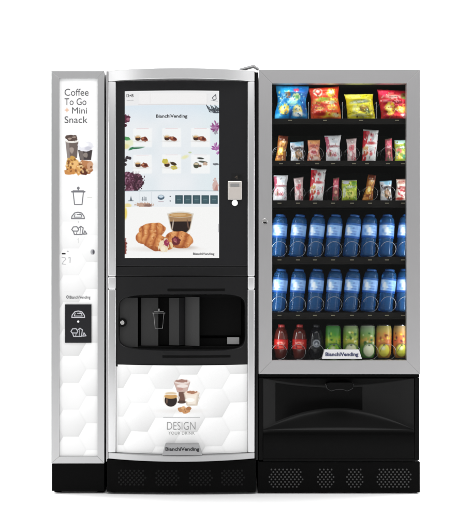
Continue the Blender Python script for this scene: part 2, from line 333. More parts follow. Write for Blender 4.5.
def paint_side():
    A = Art(59.5, 97.5, 78.5, 456, 4, '#fbfbfb')
    m = np.clip((A.Y-190)/90, 0, 1); hexes(A, 15.5, 71, 262, .14, mask=m)
    A.mix(np.clip(1-(A.Y-78.5)/4,0,1)*.25, '#d9dde0')
    # take-away cups
    A.el(84, 166, 14, 6, '#d8d2cc', soft=4, a=.5)
    A.poly([(65.6,141),(78.4,141),(77,158),(67.4,158)], '#6c5f5a', soft=.6); A.poly([(65.6,141),(69,141),(70,158),(67.4,158)], '#8f8581', soft=1)
    A.el(72, 141.4, 6.6, 1.5, '#e9e4de'); A.el(71.6, 138, 6, 3.2, '#584842', rag=.4, seed=4); A.el(69.5, 138.6, 2, 1, '#a89488', rag=.5); A.el(74, 137.2, 2, 1, '#9b8a80', rag=.5)
    A.el(71.8, 150, 2.2, 3.2, '#a3958c', rag=.5, soft=.8); A.poly([(78,150),(92.4,150),(91,160),(80,160)], '#413a3b', soft=.6); A.poly([(78.6,151),(83,151),(84,160),(80.4,160)], '#706764', soft=1)
    A.el(85.5, 155, 2.2, 2.6, '#8a8079', rag=.4, soft=.8); A.el(85.4, 146.5, 7.8, 5.2, '#e4e4ea', rag=.25, soft=.7); A.el(83.5, 144.2, 4.4, 3, '#f6f6f8', rag=.4, soft=1); A.el(88, 148.4, 3.6, 1.8, '#c9c9d4', rag=.4, soft=1)
    # biscuits
    for i, (cx, cy, rx, ry, c) in enumerate([(72,162,6,5.5,'#c79a4e'),(70,166,4,6,'#d9a560'),(76,167,4.6,6.6,'#e6b878'),(70,171.5,6,3,'#c98b4d'),(79,170,4,5.2,'#d29a5a'),(86,165,6.4,5,'#b77f55'),(87,170,5.6,3.8,'#a36a42'),(84,172.3,4,2.6,'#5c2f20'),(90,166,3,4.4,'#c99a78')]):
        A.el(cx, cy, rx, ry, c, rag=.4, sc=.5, seed=i, soft=.6)
    rs = np.random.RandomState(5)
    for i in range(46):
        cx, cy = 65+27*rs.rand(), 159+14*rs.rand()
        if (cx-78)**2/190+(cy-167)**2/60 < 1: A.el(cx, cy, .6+1*rs.rand(), .5+.8*rs.rand(), ['#7b4a28','#f1d39a','#5a3018','#e3b56d','#f6e2b8'][i%5], rot=90*rs.rand(), a=.7)
    g = '#77777c'
    icon_cup(A, 78.3, 196.5, 10.4, 16, g, 1.05); A.line([(87.5,197.5),(92,197.5)], .5, '#c9c9c4'); icon_bun(A, 78, 215.6, g, 1.1); icon_snacks(A, 78.4, 230.5, g, 1.1)
    A.el(78.5, 222, .6, .6, '#b9b9b9'); A.line([(78.6,238.4),(78.6,243)], .5, '#cfcfcf'); A.line([(77.4,239.4),(78.6,238.4)], .4, '#cfcfcf')
    A.rect(61.8, 65.6, 253, 254.4, '#1c1c1e', r=.5); A.el(67.8, 251.4, 1, .7, '#b9b9b9'); A.el(92.6, 252, 2.1, 2.7, '#a9a9ad', soft=.8); A.el(93.6, 252, 1, 2.1, '#4f4f55', soft=.6)
    A.line([(62,257.6),(65,257.6),(65.8,259.4),(63.4,261.6),(62.2,264),(65.4,264.4)], .7, '#b7b7b9'); A.line([(68.2,258),(70.2,257.6),(70,262.6)], .7, '#9a9a9e')
    A.line([(64,291.2),(90,291.2)], .3, '#e0e0e0'); A.el(67.6, 297, 1.3, 1.6, '#55565a'); A.el(67.8, 297, .65, .8, '#fbfbfb')
    A.C *= .915; return A
def paint_lower():
    A = Art(116.6, 247.6, 365.5, 453, 4, '#fbfbfb'); hexes(A, 16.6, 139, 389, .165)
    m = np.exp(-(((A.X-181)/34)**2+((A.Y-402)/26)**2)*1.3); A.mix(m*.75, '#fcfcfc')
    A.el(181, 411, 18, 2.2, '#ddd8d3', soft=3, a=.55)
    # tall glass at the back
    A.poly([(174,383),(190,383),(186.6,392),(177.6,392)], '#d9c6bd', soft=.7); A.poly([(174,382),(190,382),(186.6,392),(177.6,392)], '#c9aea4', soft=.7); A.line([(174,382),(177.4,392),(186.8,392),(190,382)], .5, '#a48c84', a=.8); A.el(182, 381.6, 7.8, 2.6, '#e4d6d0', soft=.6); A.el(182, 381, 5.6, 1.6, '#a17a6e', rag=.6); A.el(182.5,386,5.6,1.8,'#f2ece8',a=.8); A.el(180, 389, 3, 1.6, '#b98a80', a=.7)
    A.rect(178.6, 185, 392, 402, '#6c4c40', soft=.7); A.el(181.6, 402, 4.4, 1.6, '#4c3830')
    # espresso glass
    A.el(170.6, 399, 7.6, 8, '#efe9e0', soft=.6); A.el(170.8, 400.4, 6.2, 6.3, '#1f1310', soft=.5); A.el(170.8, 396.4, 6.4, 2.4, '#c79a5c', soft=.6); A.el(170.8, 393.2, 7, 1.9, '#f5f2ee'); A.el(170.8, 393.4, 5.6, 1.2, '#d8c3a4'); A.el(166.8, 401, .8, 3, '#8b6c56', a=.7)
    A.line([(177.6,396),(179.6,397),(178.4,401)], .6, '#d8d2cc')
    # creamy glass
    A.poly([(183.6,393),(199.4,393),(197.2,405.6),(186.8,405.6)], '#d8cbbb', soft=.8); A.poly([(185,394),(197,394),(195.6,404),(188,404)], '#efe6da', soft=1.2); A.line([(184,393),(187,405.2),(197,405.2),(199.2,393)], .5, '#b9aa9a', a=.8); A.el(191.6, 393, 7.4, 2.4, '#eddccb', soft=.6); A.el(191.6, 392.4, 5, 1.5, '#a9785c', rag=.7); A.el(190, 400, 4.6, 2, '#fbf8f2'); A.line([(197.6,396),(200,397.5),(198,402)], .6, '#dcd5cd')
    # nuts
    for cx, cy, rx, c in ((181,409.5,3.4,'#b98456'),(185.6,410.6,4,'#c6905f'),(188.6,408.6,2.6,'#a97247'),(183.5,408,2.2,'#d9ac7c')): A.el(cx, cy, rx, rx*.72, c, rag=.3, soft=.5)
    A.line([(184,408),(185.6,412)], .4, '#7f4f2c')
    A.line([(163.5,417.6),(199.5,417.6)], .8, '#b9b9ba'); A.grain(.012, 1.5); A.C *= .915; return A

# ------------------------------------------------------------------ lettering
def text(body, x0, x1, base, cap, fn, mat, parent, bold=0., name='lettering', lift=.0009, spacing=1.):
    cu = bpy.data.curves.new('txt', 'FONT'); cu.body = body; cu.size = 1; cu.offset = bold; cu.space_character = spacing; cu.resolution_u = 5
    cu.align_x = 'LEFT'
    o = bpy.data.objects.new('txt', cu); col.objects.link(o); dg = bpy.context.evaluated_depsgraph_get()
    me = bpy.data.meshes.new_from_object(o.evaluated_get(dg)); bpy.data.objects.remove(o); bpy.data.curves.remove(cu)
    n = len(me.vertices); v = np.zeros(n*3, np.float32); me.vertices.foreach_get('co', v); v = v.reshape(-1, 3)
    sx = (x1-x0)/(v[:,0].max()-v[:,0].min()); X = x0+(v[:,0]-v[:,0].min())*sx; Y = base-v[:,1]*cap/.69
    y0 = float(fn(wx((x0+x1)/2))); wX = wx(X, y0); yy = np.asarray(fn(wX))*np.ones(n)-lift
    w = np.stack([wX, yy, wz(Y, y0)], 1); me.vertices.foreach_set('co', w.astype(np.float32).ravel()); me.update()
    if len(me.polygons):
        bm = bmesh.new(); bm.from_mesh(me)
        s = sum(f.normal.y*f.calc_area() for f in bm.faces)
        if s > 0: bmesh.ops.reverse_faces(bm, faces=bm.faces)
        bm.to_mesh(me); bm.free()
    return link(name, me, mat, parent)
flat = lambda y: (lambda x: np.asarray(x)*0+y)
def art_sheet(A, fn):
    y0 = fn((wx(A.b[0])+wx(A.b[1]))/2); WX = wx(A.X, float(y0)); Y = fn(WX)
    return sheet(np.stack([WX, Y, wz(A.Y, float(y0))], -1), C=A.C)
def frame_bars(px0, px1, py0, py1, ix0, ix1, iy0, iy1, y0, y1, bev=.002):
    """four mitred bars of a rectangular frame"""
    g = .02
    o = [(px0,py0),(px1,py0),(px1,py1),(px0,py1)]; i = [(ix0,iy0),(ix1,iy0),(ix1,iy1),(ix0,iy1)]; res = []
    for k in range(4):
        a, b = o[k], o[(k+1)%4]; c, d = i[(k+1)%4], i[k]
        dx, dy = (g,0) if k in (0,2) else (0,g)
        if k in (2,3): dx, dy = -dx, -dy
        q = [(a[0]+dx,a[1]+dy),(b[0]-dx,b[1]-dy),(c[0]-dx,c[1]-dy),(d[0]+dx,d[1]+dy)]
        bm = bmesh.new(); add_prism(bm, [(wx(x),wz(y)) for x,y in q], y0, y1, bev, 3); res.append(from_bm(bm))
    return res
def vent(px0, px1, py0, py1, y, mat, parent, r=.85, pitch=3.9, taper=True):
    bm = bmesh.new(); rows = int((py1-py0)/(pitch*.62))+1; cy = (py0+py1)/2
    for j in range(rows):
        py = py0+(py1-py0)*j/(rows-1); off = (j%2)*pitch/2; cut = abs(py-cy)/(py1-py0)*pitch*1.6 if taper else 0
        x = px0+off
        while x <= px1+.1:
            if px0+cut-.2 <= x <= px1-cut+.2: add_disc(bm, wx(x,y), wz(py,y), r/S, y-.0012, y+.002, 10)
            x += pitch
    return link('vent_grille', from_bm(bm), mat, parent)

# ================================================================== THE SETTING
bm = bmesh.new()
prof = [(-9,0)]+[(2.2+1.2*math.sin(t), 1.2-1.2*math.cos(t)) for t in np.linspace(0, math.pi/2, 16)]+[(3.4,7)]
rows = [[bm.verts.new((x,y,z)) for x in (-10,10)] for y,z in prof]
for a, b in zip(rows, rows[1:]): bm.faces.new((a[0],a[1],b[1],b[0]))
me = from_bm(bm, smooth=True); o = link('floor', me, M['floor']); o['kind'] = 'structure'

# ================================================================== NARROW SIDE CABINET
A = thing('side_cabinet', (wx(78),0,0), 'tall narrow silver framed cabinet with white coffee poster, left of the drinks machine', 'vending cabinet')
bm = bmesh.new(); add_box(bm, wx(52.2), wx(104), .02, .72, wz(463), wz(71.6), .003); link('cabinet_body', from_bm(bm), M['body_grey'], A)
fb = frame_bars(51.4, 104.4, 71, 463.2, 59.5, 97.6, 78.5, 456.2, -.006, .03, .0011)
for k, me in enumerate(fb): link('frame_bar', me, M['alu_pale'], A)
gp = link('poster_panel', art_sheet(paint_side(), flat(.004)), M['print'], A)
f4 = flat(.004)
text('Coffee', 64.6, 88.6, 95.7, 6.9, f4, M['ink_grey'], gp); text('To Go', 64.6, 86.4, 105.0, 6.7, f4, M['ink_grey'], gp)
text('+', 64.8, 69.2, 113.4, 6.6, f4, M['ink_orange'], gp); text('Mini', 72.0, 87.0, 113.6, 6.3, f4, M['ink_grey'], gp)
text('Snack', 64.6, 87.6, 123.0, 6.6, f4, M['ink_grey'], gp); text('BianchiVending', 69.6, 90.4, 298.6, 2.9, f4, M['ink_grey'], gp, bold=.006)
PA = Art(65.2, 91.2, 304.6, 342.6, 6, '#121216')
icon_bun(PA, 78.2, 314.4, '#b5b5ba', 1.); PA.el(78.2, 321.6, 1.1, 1.1, '#e8e8ea'); icon_snacks(PA, 77.6, 332.4, '#a9a9ae', 1.)
link('control_panel_back', box_px(65, 91.4, 304.4, 342.8, -.0015, .003, .0008), M['gloss_black'], gp).name = 'control_panel'
link('control_icons', art_sheet(PA, flat(-.0021)), M['card'], gp)
bm = bmesh.new(); add_box(bm, wx(51.6), wx(104.2), .004, .70, .012, wz(463.9), .002); link('plinth', from_bm(bm), M['base_black'], A)
for sx in (56, 99.5):
    for yy in (.05, .6):
        bm = bmesh.new(); b2 = add_tube(bm, [(wx(sx),yy,0),(wx(sx),yy,.02)], .016, 16); link('foot', from_bm(bm), M['base_black'], A)

# ================================================================== DRINKS MACHINE
B = thing('coffee_machine', (wx(181),0,0), 'coffee vending machine with large lit touchscreen, black dispensing bay and white honeycomb lower panel', 'vending machine')
bm = bmesh.new(); add_box(bm, wx(107.4), wx(255.6), .13, .75, wz(461.8), wz(70.6), .003)
add_box(bm, wx(107.4), wx(255.6), .012, .135, wz(281), wz(70.9), .002); add_box(bm, wx(107.4), wx(255.6), .012, .135, wz(461.6), wz(366), .002)
link('cabinet_body', from_bm(bm), M['body_black'], B)
top = bowf(108, 254.6, .075, -.004)
link('top_rail', bow_bar(108.6, 254.4, 71.0, 81.6, top, .03), M['alu_h'], B)
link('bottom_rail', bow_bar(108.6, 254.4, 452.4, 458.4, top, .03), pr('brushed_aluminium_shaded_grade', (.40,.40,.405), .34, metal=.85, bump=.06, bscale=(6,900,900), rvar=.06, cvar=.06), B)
def rail(px0, px1, py0, py1, name='side_rail', mat=M['alu_light']):
    bm = bmesh.new(); add_box(bm, wx(px0), wx(px1), -.012, .03, wz(py1), wz(py0), .0045, 4); me = from_bm(bm)
    for p in me.polygons: p.use_smooth = True
    o = link(name, me, mat, B); return o
for a, b in ((108.4,116.2),(247.6,254.6)):
    rail(a, b, 81.7, 276.4); rail(a, b, 289.2, 452.3)
    rail(a+.1, b-.1, 276.6, 289.0, 'rail_joint', M['joint'])
bm = bmesh.new(); add_box(bm, wx(106.2), wx(108.3), -.002, .05, wz(461.4), wz(71.2), .001); link('edge_trim', from_bm(bm), M['alu_dark'], B)
# display glass
gl = bowf(116, 248, .028, -.003)
gp = link('display_glass', bow_bar(116.3, 247.5, 81.8, 266, gl, .02), M['gloss_black'], B)
sc_fn = lambda x: gl(x)-.0008
scr = link('touchscreen', art_sheet(paint_screen(), sc_fn), M['screen'], gp)
sf = lambda x: gl(x)-.001
text('13:45', 126, 133.6, 97.2, 3.0, sf, M['ink'], gp, bold=.02, lift=.001); text('BianchiVending', 156, 187.4, 117.6, 3.1, sf, M['ink'], gp, bold=.03, lift=.001)
text('BianchiVending', 193, 214.4, 254.8, 2.1, sf, M['ink'], gp, bold=.03, lift=.001)
# coin and card plate
yb = float(gl(wx(235)))
pl = box_px(227.8, 241.8, 181, 199.6, yb-.010, yb+.004, .0025); pl = link('payment_plate', pl, pr('warm_steel', (.60,.57,.54), .35, metal=.6), B)
link('coin_slot', box_px(230.4, 239.2, 183.6, 186.6, yb-.0125, yb-.008, .0006), M['sticker'], pl)
link('coin_slot_cover', box_px(229.2, 240.6, 187.2, 198.4, yb-.0118, yb-.008, .001), M['badge'], pl).data.materials[0] = pr('warm_plate_cover', (.50,.46,.43), .4, metal=.3)
bm = bmesh.new(); add_disc(bm, wx(234.8,yb), wz(203,yb), 3.0/S, yb-.008, yb+.003, 28, .0012); link('return_button', from_bm(bm), M['white_plastic'], B)
PB = Art(232, 244, 173.6, 180, 5, '#0c0c0d'); PB.el(239.5,176.5,1.4,1.6,'#000000'); PB.line([(235,177.6),(237,176),(237,179)], .6, '#4b4238'); PB.line([(240.5,175),(242.6,178.6)], .8, '#030303')
link('payment_icon', art_sheet(PB, lambda x: gl(x)-.0006), M['card'], gp)
# band between display and bay
link('middle_band', bow_bar(116.3, 247.5, 266.5, 276.0, bowf(116,248,.030,-.004), .02), M['satin_black'], B)
# dispensing bay: bowed fascia with a rounded opening
bf = bowf(116, 248, .036, -.003)
def bay():
    N = 160; out, inn = [], []
    x0, x1, y0, y1 = 116.3, 247.5, 276.6, 365.8; cx, cy = 182, 322
    def inner(t):
        a, b, p = 64, 28.6, 7.0; c, s = math.cos(t), math.sin(t)
        x = a*math.copysign(abs(c)**(2/p), c); y = b*math.copysign(abs(s)**(2/p), s)
        y *= 1-.07*max(0, -x/64)**2; return cx+x, cy+y
    def outer(t):
        c, s = math.cos(t), math.sin(t); k = min((x1-cx if c > 0 else cx-x0)/max(1e-6,abs(c)), (y1-cy if s > 0 else cy-y0)/max(1e-6,abs(s))); return cx+c*k, cy+s*k
    # angle list hitting the corners
    ts = sorted(list(np.linspace(0, 2*math.pi, N, endpoint=False))+[math.atan2(yy-cy, xx-cx) % (2*math.pi) for xx in (x0,x1) for yy in (y0,y1)])
    bm = bmesh.new(); loops = []
    ti = []
    for t in ts:  # matching inner parameter by direction
        X, Y = outer(t); u = math.atan2((Y-cy)/28.6, (X-cx)/64); ti.append(u)
    K = 6
    for j in range(K+1):
        f = j/K; L = []
        for t, u in zip(ts, ti):
            ox, oy = outer(t); c, s = math.cos(u), math.sin(u)
            ix, iy = inner(u); px, py = ox+(ix-ox)*f, oy+(iy-oy)*f
            x = wx(px); L.append(bm.verts.new((x, float(bf(x)), wz(py))))
        loops.append(L)
    for dep, sh in ((.0015,.35),(.006,.7),(.09,2.2)):
        L = []
        for u in ti:
            ix, iy = inner(u); ix = cx+(ix-cx)*(1-sh/64); iy = cy+(iy-cy)*(1-sh/28.6); x = wx(ix)
            L.append(bm.verts.new((x, float(bf(x))+dep, wz(iy))))
        loops.append(L)
    n = len(ts)
    for a, b in zip(loops, loops[1:]):
        for k in range(n): bm.faces.new((a[k], a[(k+1)%n], b[(k+1)%n], b[k]))
    back = [bm.verts.new((v.co.x, .02, v.co.z)) for v in loops[0]]
    for k in range(n): bm.faces.new((loops[0][k], back[k], back[(k+1)%n], loops[0][(k+1)%n]))
    bmesh.ops.recalc_face_normals(bm, faces=bm.faces); me = from_bm(bm); return me
bay_o = link('dispensing_bay', bay(), M['satin_black'], B)
link('bay_back', box_px(117, 247, 281, 364, .075, .12, 0), M['hole'], bay_o)
def slab(pts, py0, py1, th=.003, mat=M['grey_plastic'], name='bay_panel'):
    """vertical slab following a plan line of (px, depth)"""
    bm = bmesh.new(); q = [(wx(p,d), d) for p, d in pts]; z0, z1 = wz(py1,.02), wz(py0,.02)
    rows = [[bm.verts.new((x,y,z0)), bm.verts.new((x,y,z1)), bm.verts.new((x,y+th,z1)), bm.verts.new((x,y+th,z0))] for x,y in q]
    for a, b in zip(rows, rows[1:]):
        for k in range(4): bm.faces.new((a[k], b[k], b[(k+1)%4], a[(k+1)%4]))
    bm.faces.new(rows[0]); bm.faces.new(rows[-1][::-1]); bmesh.ops.recalc_face_normals(bm, faces=bm.faces)
    return link(name, from_bm(bm), mat, bay_o)
lp = slab([(119.6,.012),(130,.010),(137.8,.006)], 297.6, 347.0)
slab([(141,.022),(150,.016),(158.2,.014)], 297.8, 345.5); slab([(169.2,.010),(179,.004)], 298, 345.0)
slab([(179,.004),(185,.030)], 298, 345.0, mat=M['satin_black']); slab([(185,.026),(199.4,-.010)], 297.0, 345.5)
slab([(158.2,.040),(169.2,.040)], 298, 345, mat=M['hole'])
slab([(199.8,.055),(241,.055)], 297, 336, mat=M['body_black'], name='cup_niche_back')
slab([(199.8,.035),(241.4,.035)], 338.5, 346.5, mat=M['base_black'], name='drip_tray')
link('bay_floor', box_px(118.8, 245, 346.2, 350.2, .012, .07, .001), M['body_black'], bay_o)
link('bay_ceiling', box_px(118.8, 245, 294, 297.2, .012, .07, .001), M['body_black'], bay_o)
link('sticker', box_px(227.2, 239.2, 337.3, 344.2, .024, .033, .0006), M['sticker'], bay_o)
yk = .004
bm = bmesh.new(); add_disc(bm, wx(122.4,yk), wz(322.6,yk), 4.3/S, yk-.006, yk+.006, 28, .001); lk = link('lock_ring', from_bm(bm), M['hole'], bay_o)
bm = bmesh.new(); add_disc(bm, wx(122.4,yk-.007), wz(322.6,yk-.007), 2.0/S, yk-.010, yk-.004, 24, .0008); link('lock_barrel', from_bm(bm), M['chrome'], bay_o)
link('upper_slot', bow_bar(168, 225, 288.2, 291.2, lambda x: bf(x)-.0012, .0, bev=0), M['body_black'], bay_o)
link('lower_slot', bow_bar(163, 230.5, 354.4, 357.2, lambda x: bf(x)-.0012, .0, bev=0), M['body_black'], bay_o)
# outline of a cup on the sliding panel
bm = bmesh.new(); yc = .006; R_ = .0016
for pts in ([(153.6,313.2),(155.2,328.4),(162.4,328.4),(164,313.2)], [(152.3,313.0),(165.2,313.0)], [(154,311.6),(163.6,311.6)], [(158.8,308.8),(158.8,311)]):
    add_tube(bm, [P(x,y,yc) for x,y in pts], .0014 if len(pts) != 2 or pts[0][0] != 158.8 else .004, 6)
link('cup_symbol', from_bm(bm), pr('cup_symbol_ink', (.16,.16,.16), .5), bay_o)
# lower poster
lf = bowf(116, 248, .045, -.003)
link('lower_panel_backing', bow_bar(116.4, 247.4, 366.3, 452.3, lambda x: lf(x)+.0006, .02), M['white_plastic'], B).name = 'lower_door'
lo = link('honeycomb_poster', art_sheet(paint_lower(), lambda x: lf(x)-.0004), M['print'], B)
lfn = lambda x: lf(x)-.0004
text('DESIGN', 167, 195.4, 429.8, 8.0, lfn, M['ink_pale'], lo, bold=-.012); text('YOUR DRINK', 168.4, 194.8, 434.6, 3.0, lfn, M['ink_pale'], lo, bold=-.004, spacing=1.1)
bm = bmesh.new(); yb2 = float(lf(wx(182)))-.005
add_prism(bm, [(wx(x,yb2),wz(y,yb2)) for x,y in ((162.6,454),(202.4,454),(198.6,443.2),(165.6,443.2))], yb2-.034, yb2+.012, .0012)
bd = link('badge', from_bm(bm), M['badge'], B)
text('BianchiVending', 165.4, 199.4, 450.6, 3.2, flat(yb2-.034), M['ink'], bd, bold=.034)
# plinth
pf = bowf(107, 256, .012, -.006)
link('plinth', bow_bar(107.2, 255.8, 459.0, 491.5, pf, .70), M['base_black'], B)
for c, w in ((132,15),(167.5,13),(201,13),(233,13)):
    bm = bmesh.new()
    for j in range(7):
        cut = abs(j-3)*.9
        x = c-w+(j%2)*2.2
        while x <= c+w:
            if abs(x-c) <= w-cut:
                X = wx(x); add_disc(bm, X, wz(470.2+j*2.3), 1.05/S, float(pf(X))-.0010, float(pf(X))+.003, 8)
            x += 4.4
    link('vent_grille', from_bm(bm), M['vent_dark'], B)
for sx in (113, 250):
    for yy in (.05, .62):
        bm = bmesh.new(); add_tube(bm, [(wx(sx),yy,0),(wx(sx),yy,.02)], .016, 16); link('foot', from_bm(bm), M['base_black'], B)
# raised bracket on top right corner
bm = bmesh.new(); add_prism(bm, [(wx(x,.03),wz(y,.03)) for x,y in ((239,71),(239,69.6),(252.4,65.8),(254,65.6),(259,69.2),(257.8,70.0),(253.4,67.4),(244,70.0))], .005, .05, .0006)
link('top_bracket', from_bm(bm), M['alu_light'], B)

# ================================================================== SNACK MACHINE
C = thing('snack_machine', (wx(339),0,0), 'snack and cold drink vending machine with glass front full of bags and bottles', 'vending machine')
x0, x1 = 258.6, 419.6
Y1 = .74
bm = bmesh.new()
add_box(bm, wx(x0+.6), wx(265), .03, Y1, wz(376), wz(70.4), .002); add_box(bm, wx(413), wx(x1-.6), .03, Y1, wz(376), wz(70.4), .002)
add_box(bm, wx(265.1), wx(412.9), .03, Y1, wz(80), wz(70.5), .002); add_box(bm, wx(265.1), wx(412.9), .03, Y1, wz(376), wz(364), .002)
add_box(bm, wx(265.1), wx(412.9), Y1-.03, Y1-.002, wz(363.9), wz(80.1), 0)
add_box(bm, wx(x0+.6), wx(x1-.6), .16, Y1, wz(461), wz(376.2), .002)
link('cabinet_body', from_bm(bm), M['body_black'], C)
bm = bmesh.new(); xa, xb, za, zb = wx(266.0), wx(412), wz(363), wz(81); ya, yb_ = .034, .62
v = [bm.verts.new(p) for p in ((xa,ya,za),(xb,ya,za),(xb,ya,zb),(xa,ya,zb),(xa,yb_,za),(xb,yb_,za),(xb,yb_,zb),(xa,yb_,zb))]
for q in ((4,5,6,7),(0,4,7,3),(1,2,6,5),(0,1,5,4),(3,7,6,2)): bm.faces.new([v[i] for i in q])
link('lining', from_bm(bm), M['interior'], C)
door = link('glass_pane', box_px(270.5, 407.5, 82, 361.6, .012, .017, 0), M['glass'], C)
for k, me in enumerate(frame_bars(x0, x1+.2, 69.8, 374, 272, 406.4, 83.6, 360.2, -.008, .029, .0013)):
    link('door_frame_bar', me, M['alu_dark_h'] if k in (0,2) else M['alu_dark'], C)
bm = bmesh.new(); add_box(bm, wx(254.8), wx(258.3), .02, .70, wz(461), wz(71.4), .001); link('side_trim', from_bm(bm), M['satin_black'], C)
# lock
yl = -.008
bm = bmesh.new(); add_disc(bm, wx(264.6), wz(221.4), 2.7/S, yl-.0035, yl+.003, 28, .001); lk = link('lock', from_bm(bm), M['chrome'], C)
bm = bmesh.new(); add_box(bm, wx(263.2), wx(266.6), yl-.0052, yl, wz(223.7), wz(222.2), .0004); link('keyhole', from_bm(bm), M['hole'], lk)
# lower delivery section
link('lower_seal', box_px(x0+.4, x1-.2, 374.4, 377.4, .006, .16, .001), M['base_black'], C)
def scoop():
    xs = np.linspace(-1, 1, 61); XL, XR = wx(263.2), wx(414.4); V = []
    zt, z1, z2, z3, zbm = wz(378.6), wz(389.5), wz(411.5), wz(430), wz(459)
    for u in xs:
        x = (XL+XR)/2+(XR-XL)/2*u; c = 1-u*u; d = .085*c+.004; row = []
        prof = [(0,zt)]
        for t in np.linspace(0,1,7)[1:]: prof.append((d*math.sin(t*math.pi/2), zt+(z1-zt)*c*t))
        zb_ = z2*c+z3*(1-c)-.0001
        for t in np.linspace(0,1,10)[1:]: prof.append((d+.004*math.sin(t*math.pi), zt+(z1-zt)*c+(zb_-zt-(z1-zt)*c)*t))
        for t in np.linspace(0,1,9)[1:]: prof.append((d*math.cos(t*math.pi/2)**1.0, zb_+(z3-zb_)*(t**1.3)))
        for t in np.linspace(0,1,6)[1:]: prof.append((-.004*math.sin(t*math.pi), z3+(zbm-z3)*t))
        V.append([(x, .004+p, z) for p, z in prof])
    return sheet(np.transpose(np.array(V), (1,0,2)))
fl = scoop(); flap = link('delivery_flap', fl, pr('flap_recess_reflection_grey', (.008,.008,.008), .3, spec=.12), C); fl.materials.append(pr('gloss_black_flap', (.002,.002,.002), .25, spec=.06))  # recess coloured lighter than the lower flap, in place of soft reflections
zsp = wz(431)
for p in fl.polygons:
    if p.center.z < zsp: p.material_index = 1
def dark_reflection():  # added black sheet in place of a dark reflection; not a flap part
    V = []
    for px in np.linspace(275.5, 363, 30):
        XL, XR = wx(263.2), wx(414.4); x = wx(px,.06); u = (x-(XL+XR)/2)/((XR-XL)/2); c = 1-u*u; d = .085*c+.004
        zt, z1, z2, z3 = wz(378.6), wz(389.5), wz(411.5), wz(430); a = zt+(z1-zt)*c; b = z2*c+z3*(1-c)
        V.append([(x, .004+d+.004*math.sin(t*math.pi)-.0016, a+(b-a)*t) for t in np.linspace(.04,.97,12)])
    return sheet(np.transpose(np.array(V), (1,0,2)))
link('flap_dark_reflection', dark_reflection(), pr('reflection_black', (.002,.002,.002), .2, spec=.05), flap)
link('flap_side', box_px(x0+.4, 263.0, 377.8, 460.2, .003, .16, .0015), M['body_black'], C); link('flap_side', box_px(414.7, x1-.2, 377.8, 460.2, .003, .16, .0015), M['body_black'], C)
link('flap_sill', box_px(263.1, 414.6, 459.2, 461.4, .0, .16, .0008), M['body_black'], C)
# hand grip
bm = bmesh.new()
pts = [(326,383.4),(329,382.2),(350,382.2),(353.4,383.4),(351.6,388),(347,390),(343,388.6),(336,388.6),(332,390),(328,388)]
add_prism(bm, [(wx(x,.02),wz(y,.02)) for x,y in pts], .0, .05, .0015); link('hand_grip', from_bm(bm), M['hole'], C)
bm = bmesh.new(); add_tube(bm, [P(x,y,.0) for x,y in ((325.6,384),(327,388.6),(331.6,391),(336,389.4),(343,389.4),(347.4,391),(352.4,388.6),(353.8,384))], .0022, 8); link('grip_rim', from_bm(bm), M['satin_black'], C)
# plinth
link('plinth', box_px(257.8, 420, 461.8, 492.6, .004, .70, .002), M['base_black'], C)
for a, b in ((267.5,303),(316,335.5),(345,364.5),(375.5,412)): vent(a, b, 469.5, 486.8, .004, M['vent_grey'], C)
for sx in (264, 414):
    for yy in (.05, .62):
        bm = bmesh.new(); add_tube(bm, [(wx(sx),yy,0),(wx(sx),yy,.02)], .016, 16); link('foot', from_bm(bm), M['base_black'], C)
# name plate at the foot of the glass
bm = bmesh.new(); yp = -.002
add_prism(bm, [(wx(x,yp),wz(y,yp)) for x,y in ((321.8,358.6),(361.6,358.6),(358.6,349.4),(324.4,349.4))], -.014, .010, .0012)
npl = link('name_plate', from_bm(bm), pr('name_plate_face', (.62,.62,.63), .35, metal=.3), C)
text('BianchiVending', 325.4, 358.4, 356.0, 3.5, flat(-.014), pr('navy_ink', (.02,.025,.08), .4), npl, bold=.035)

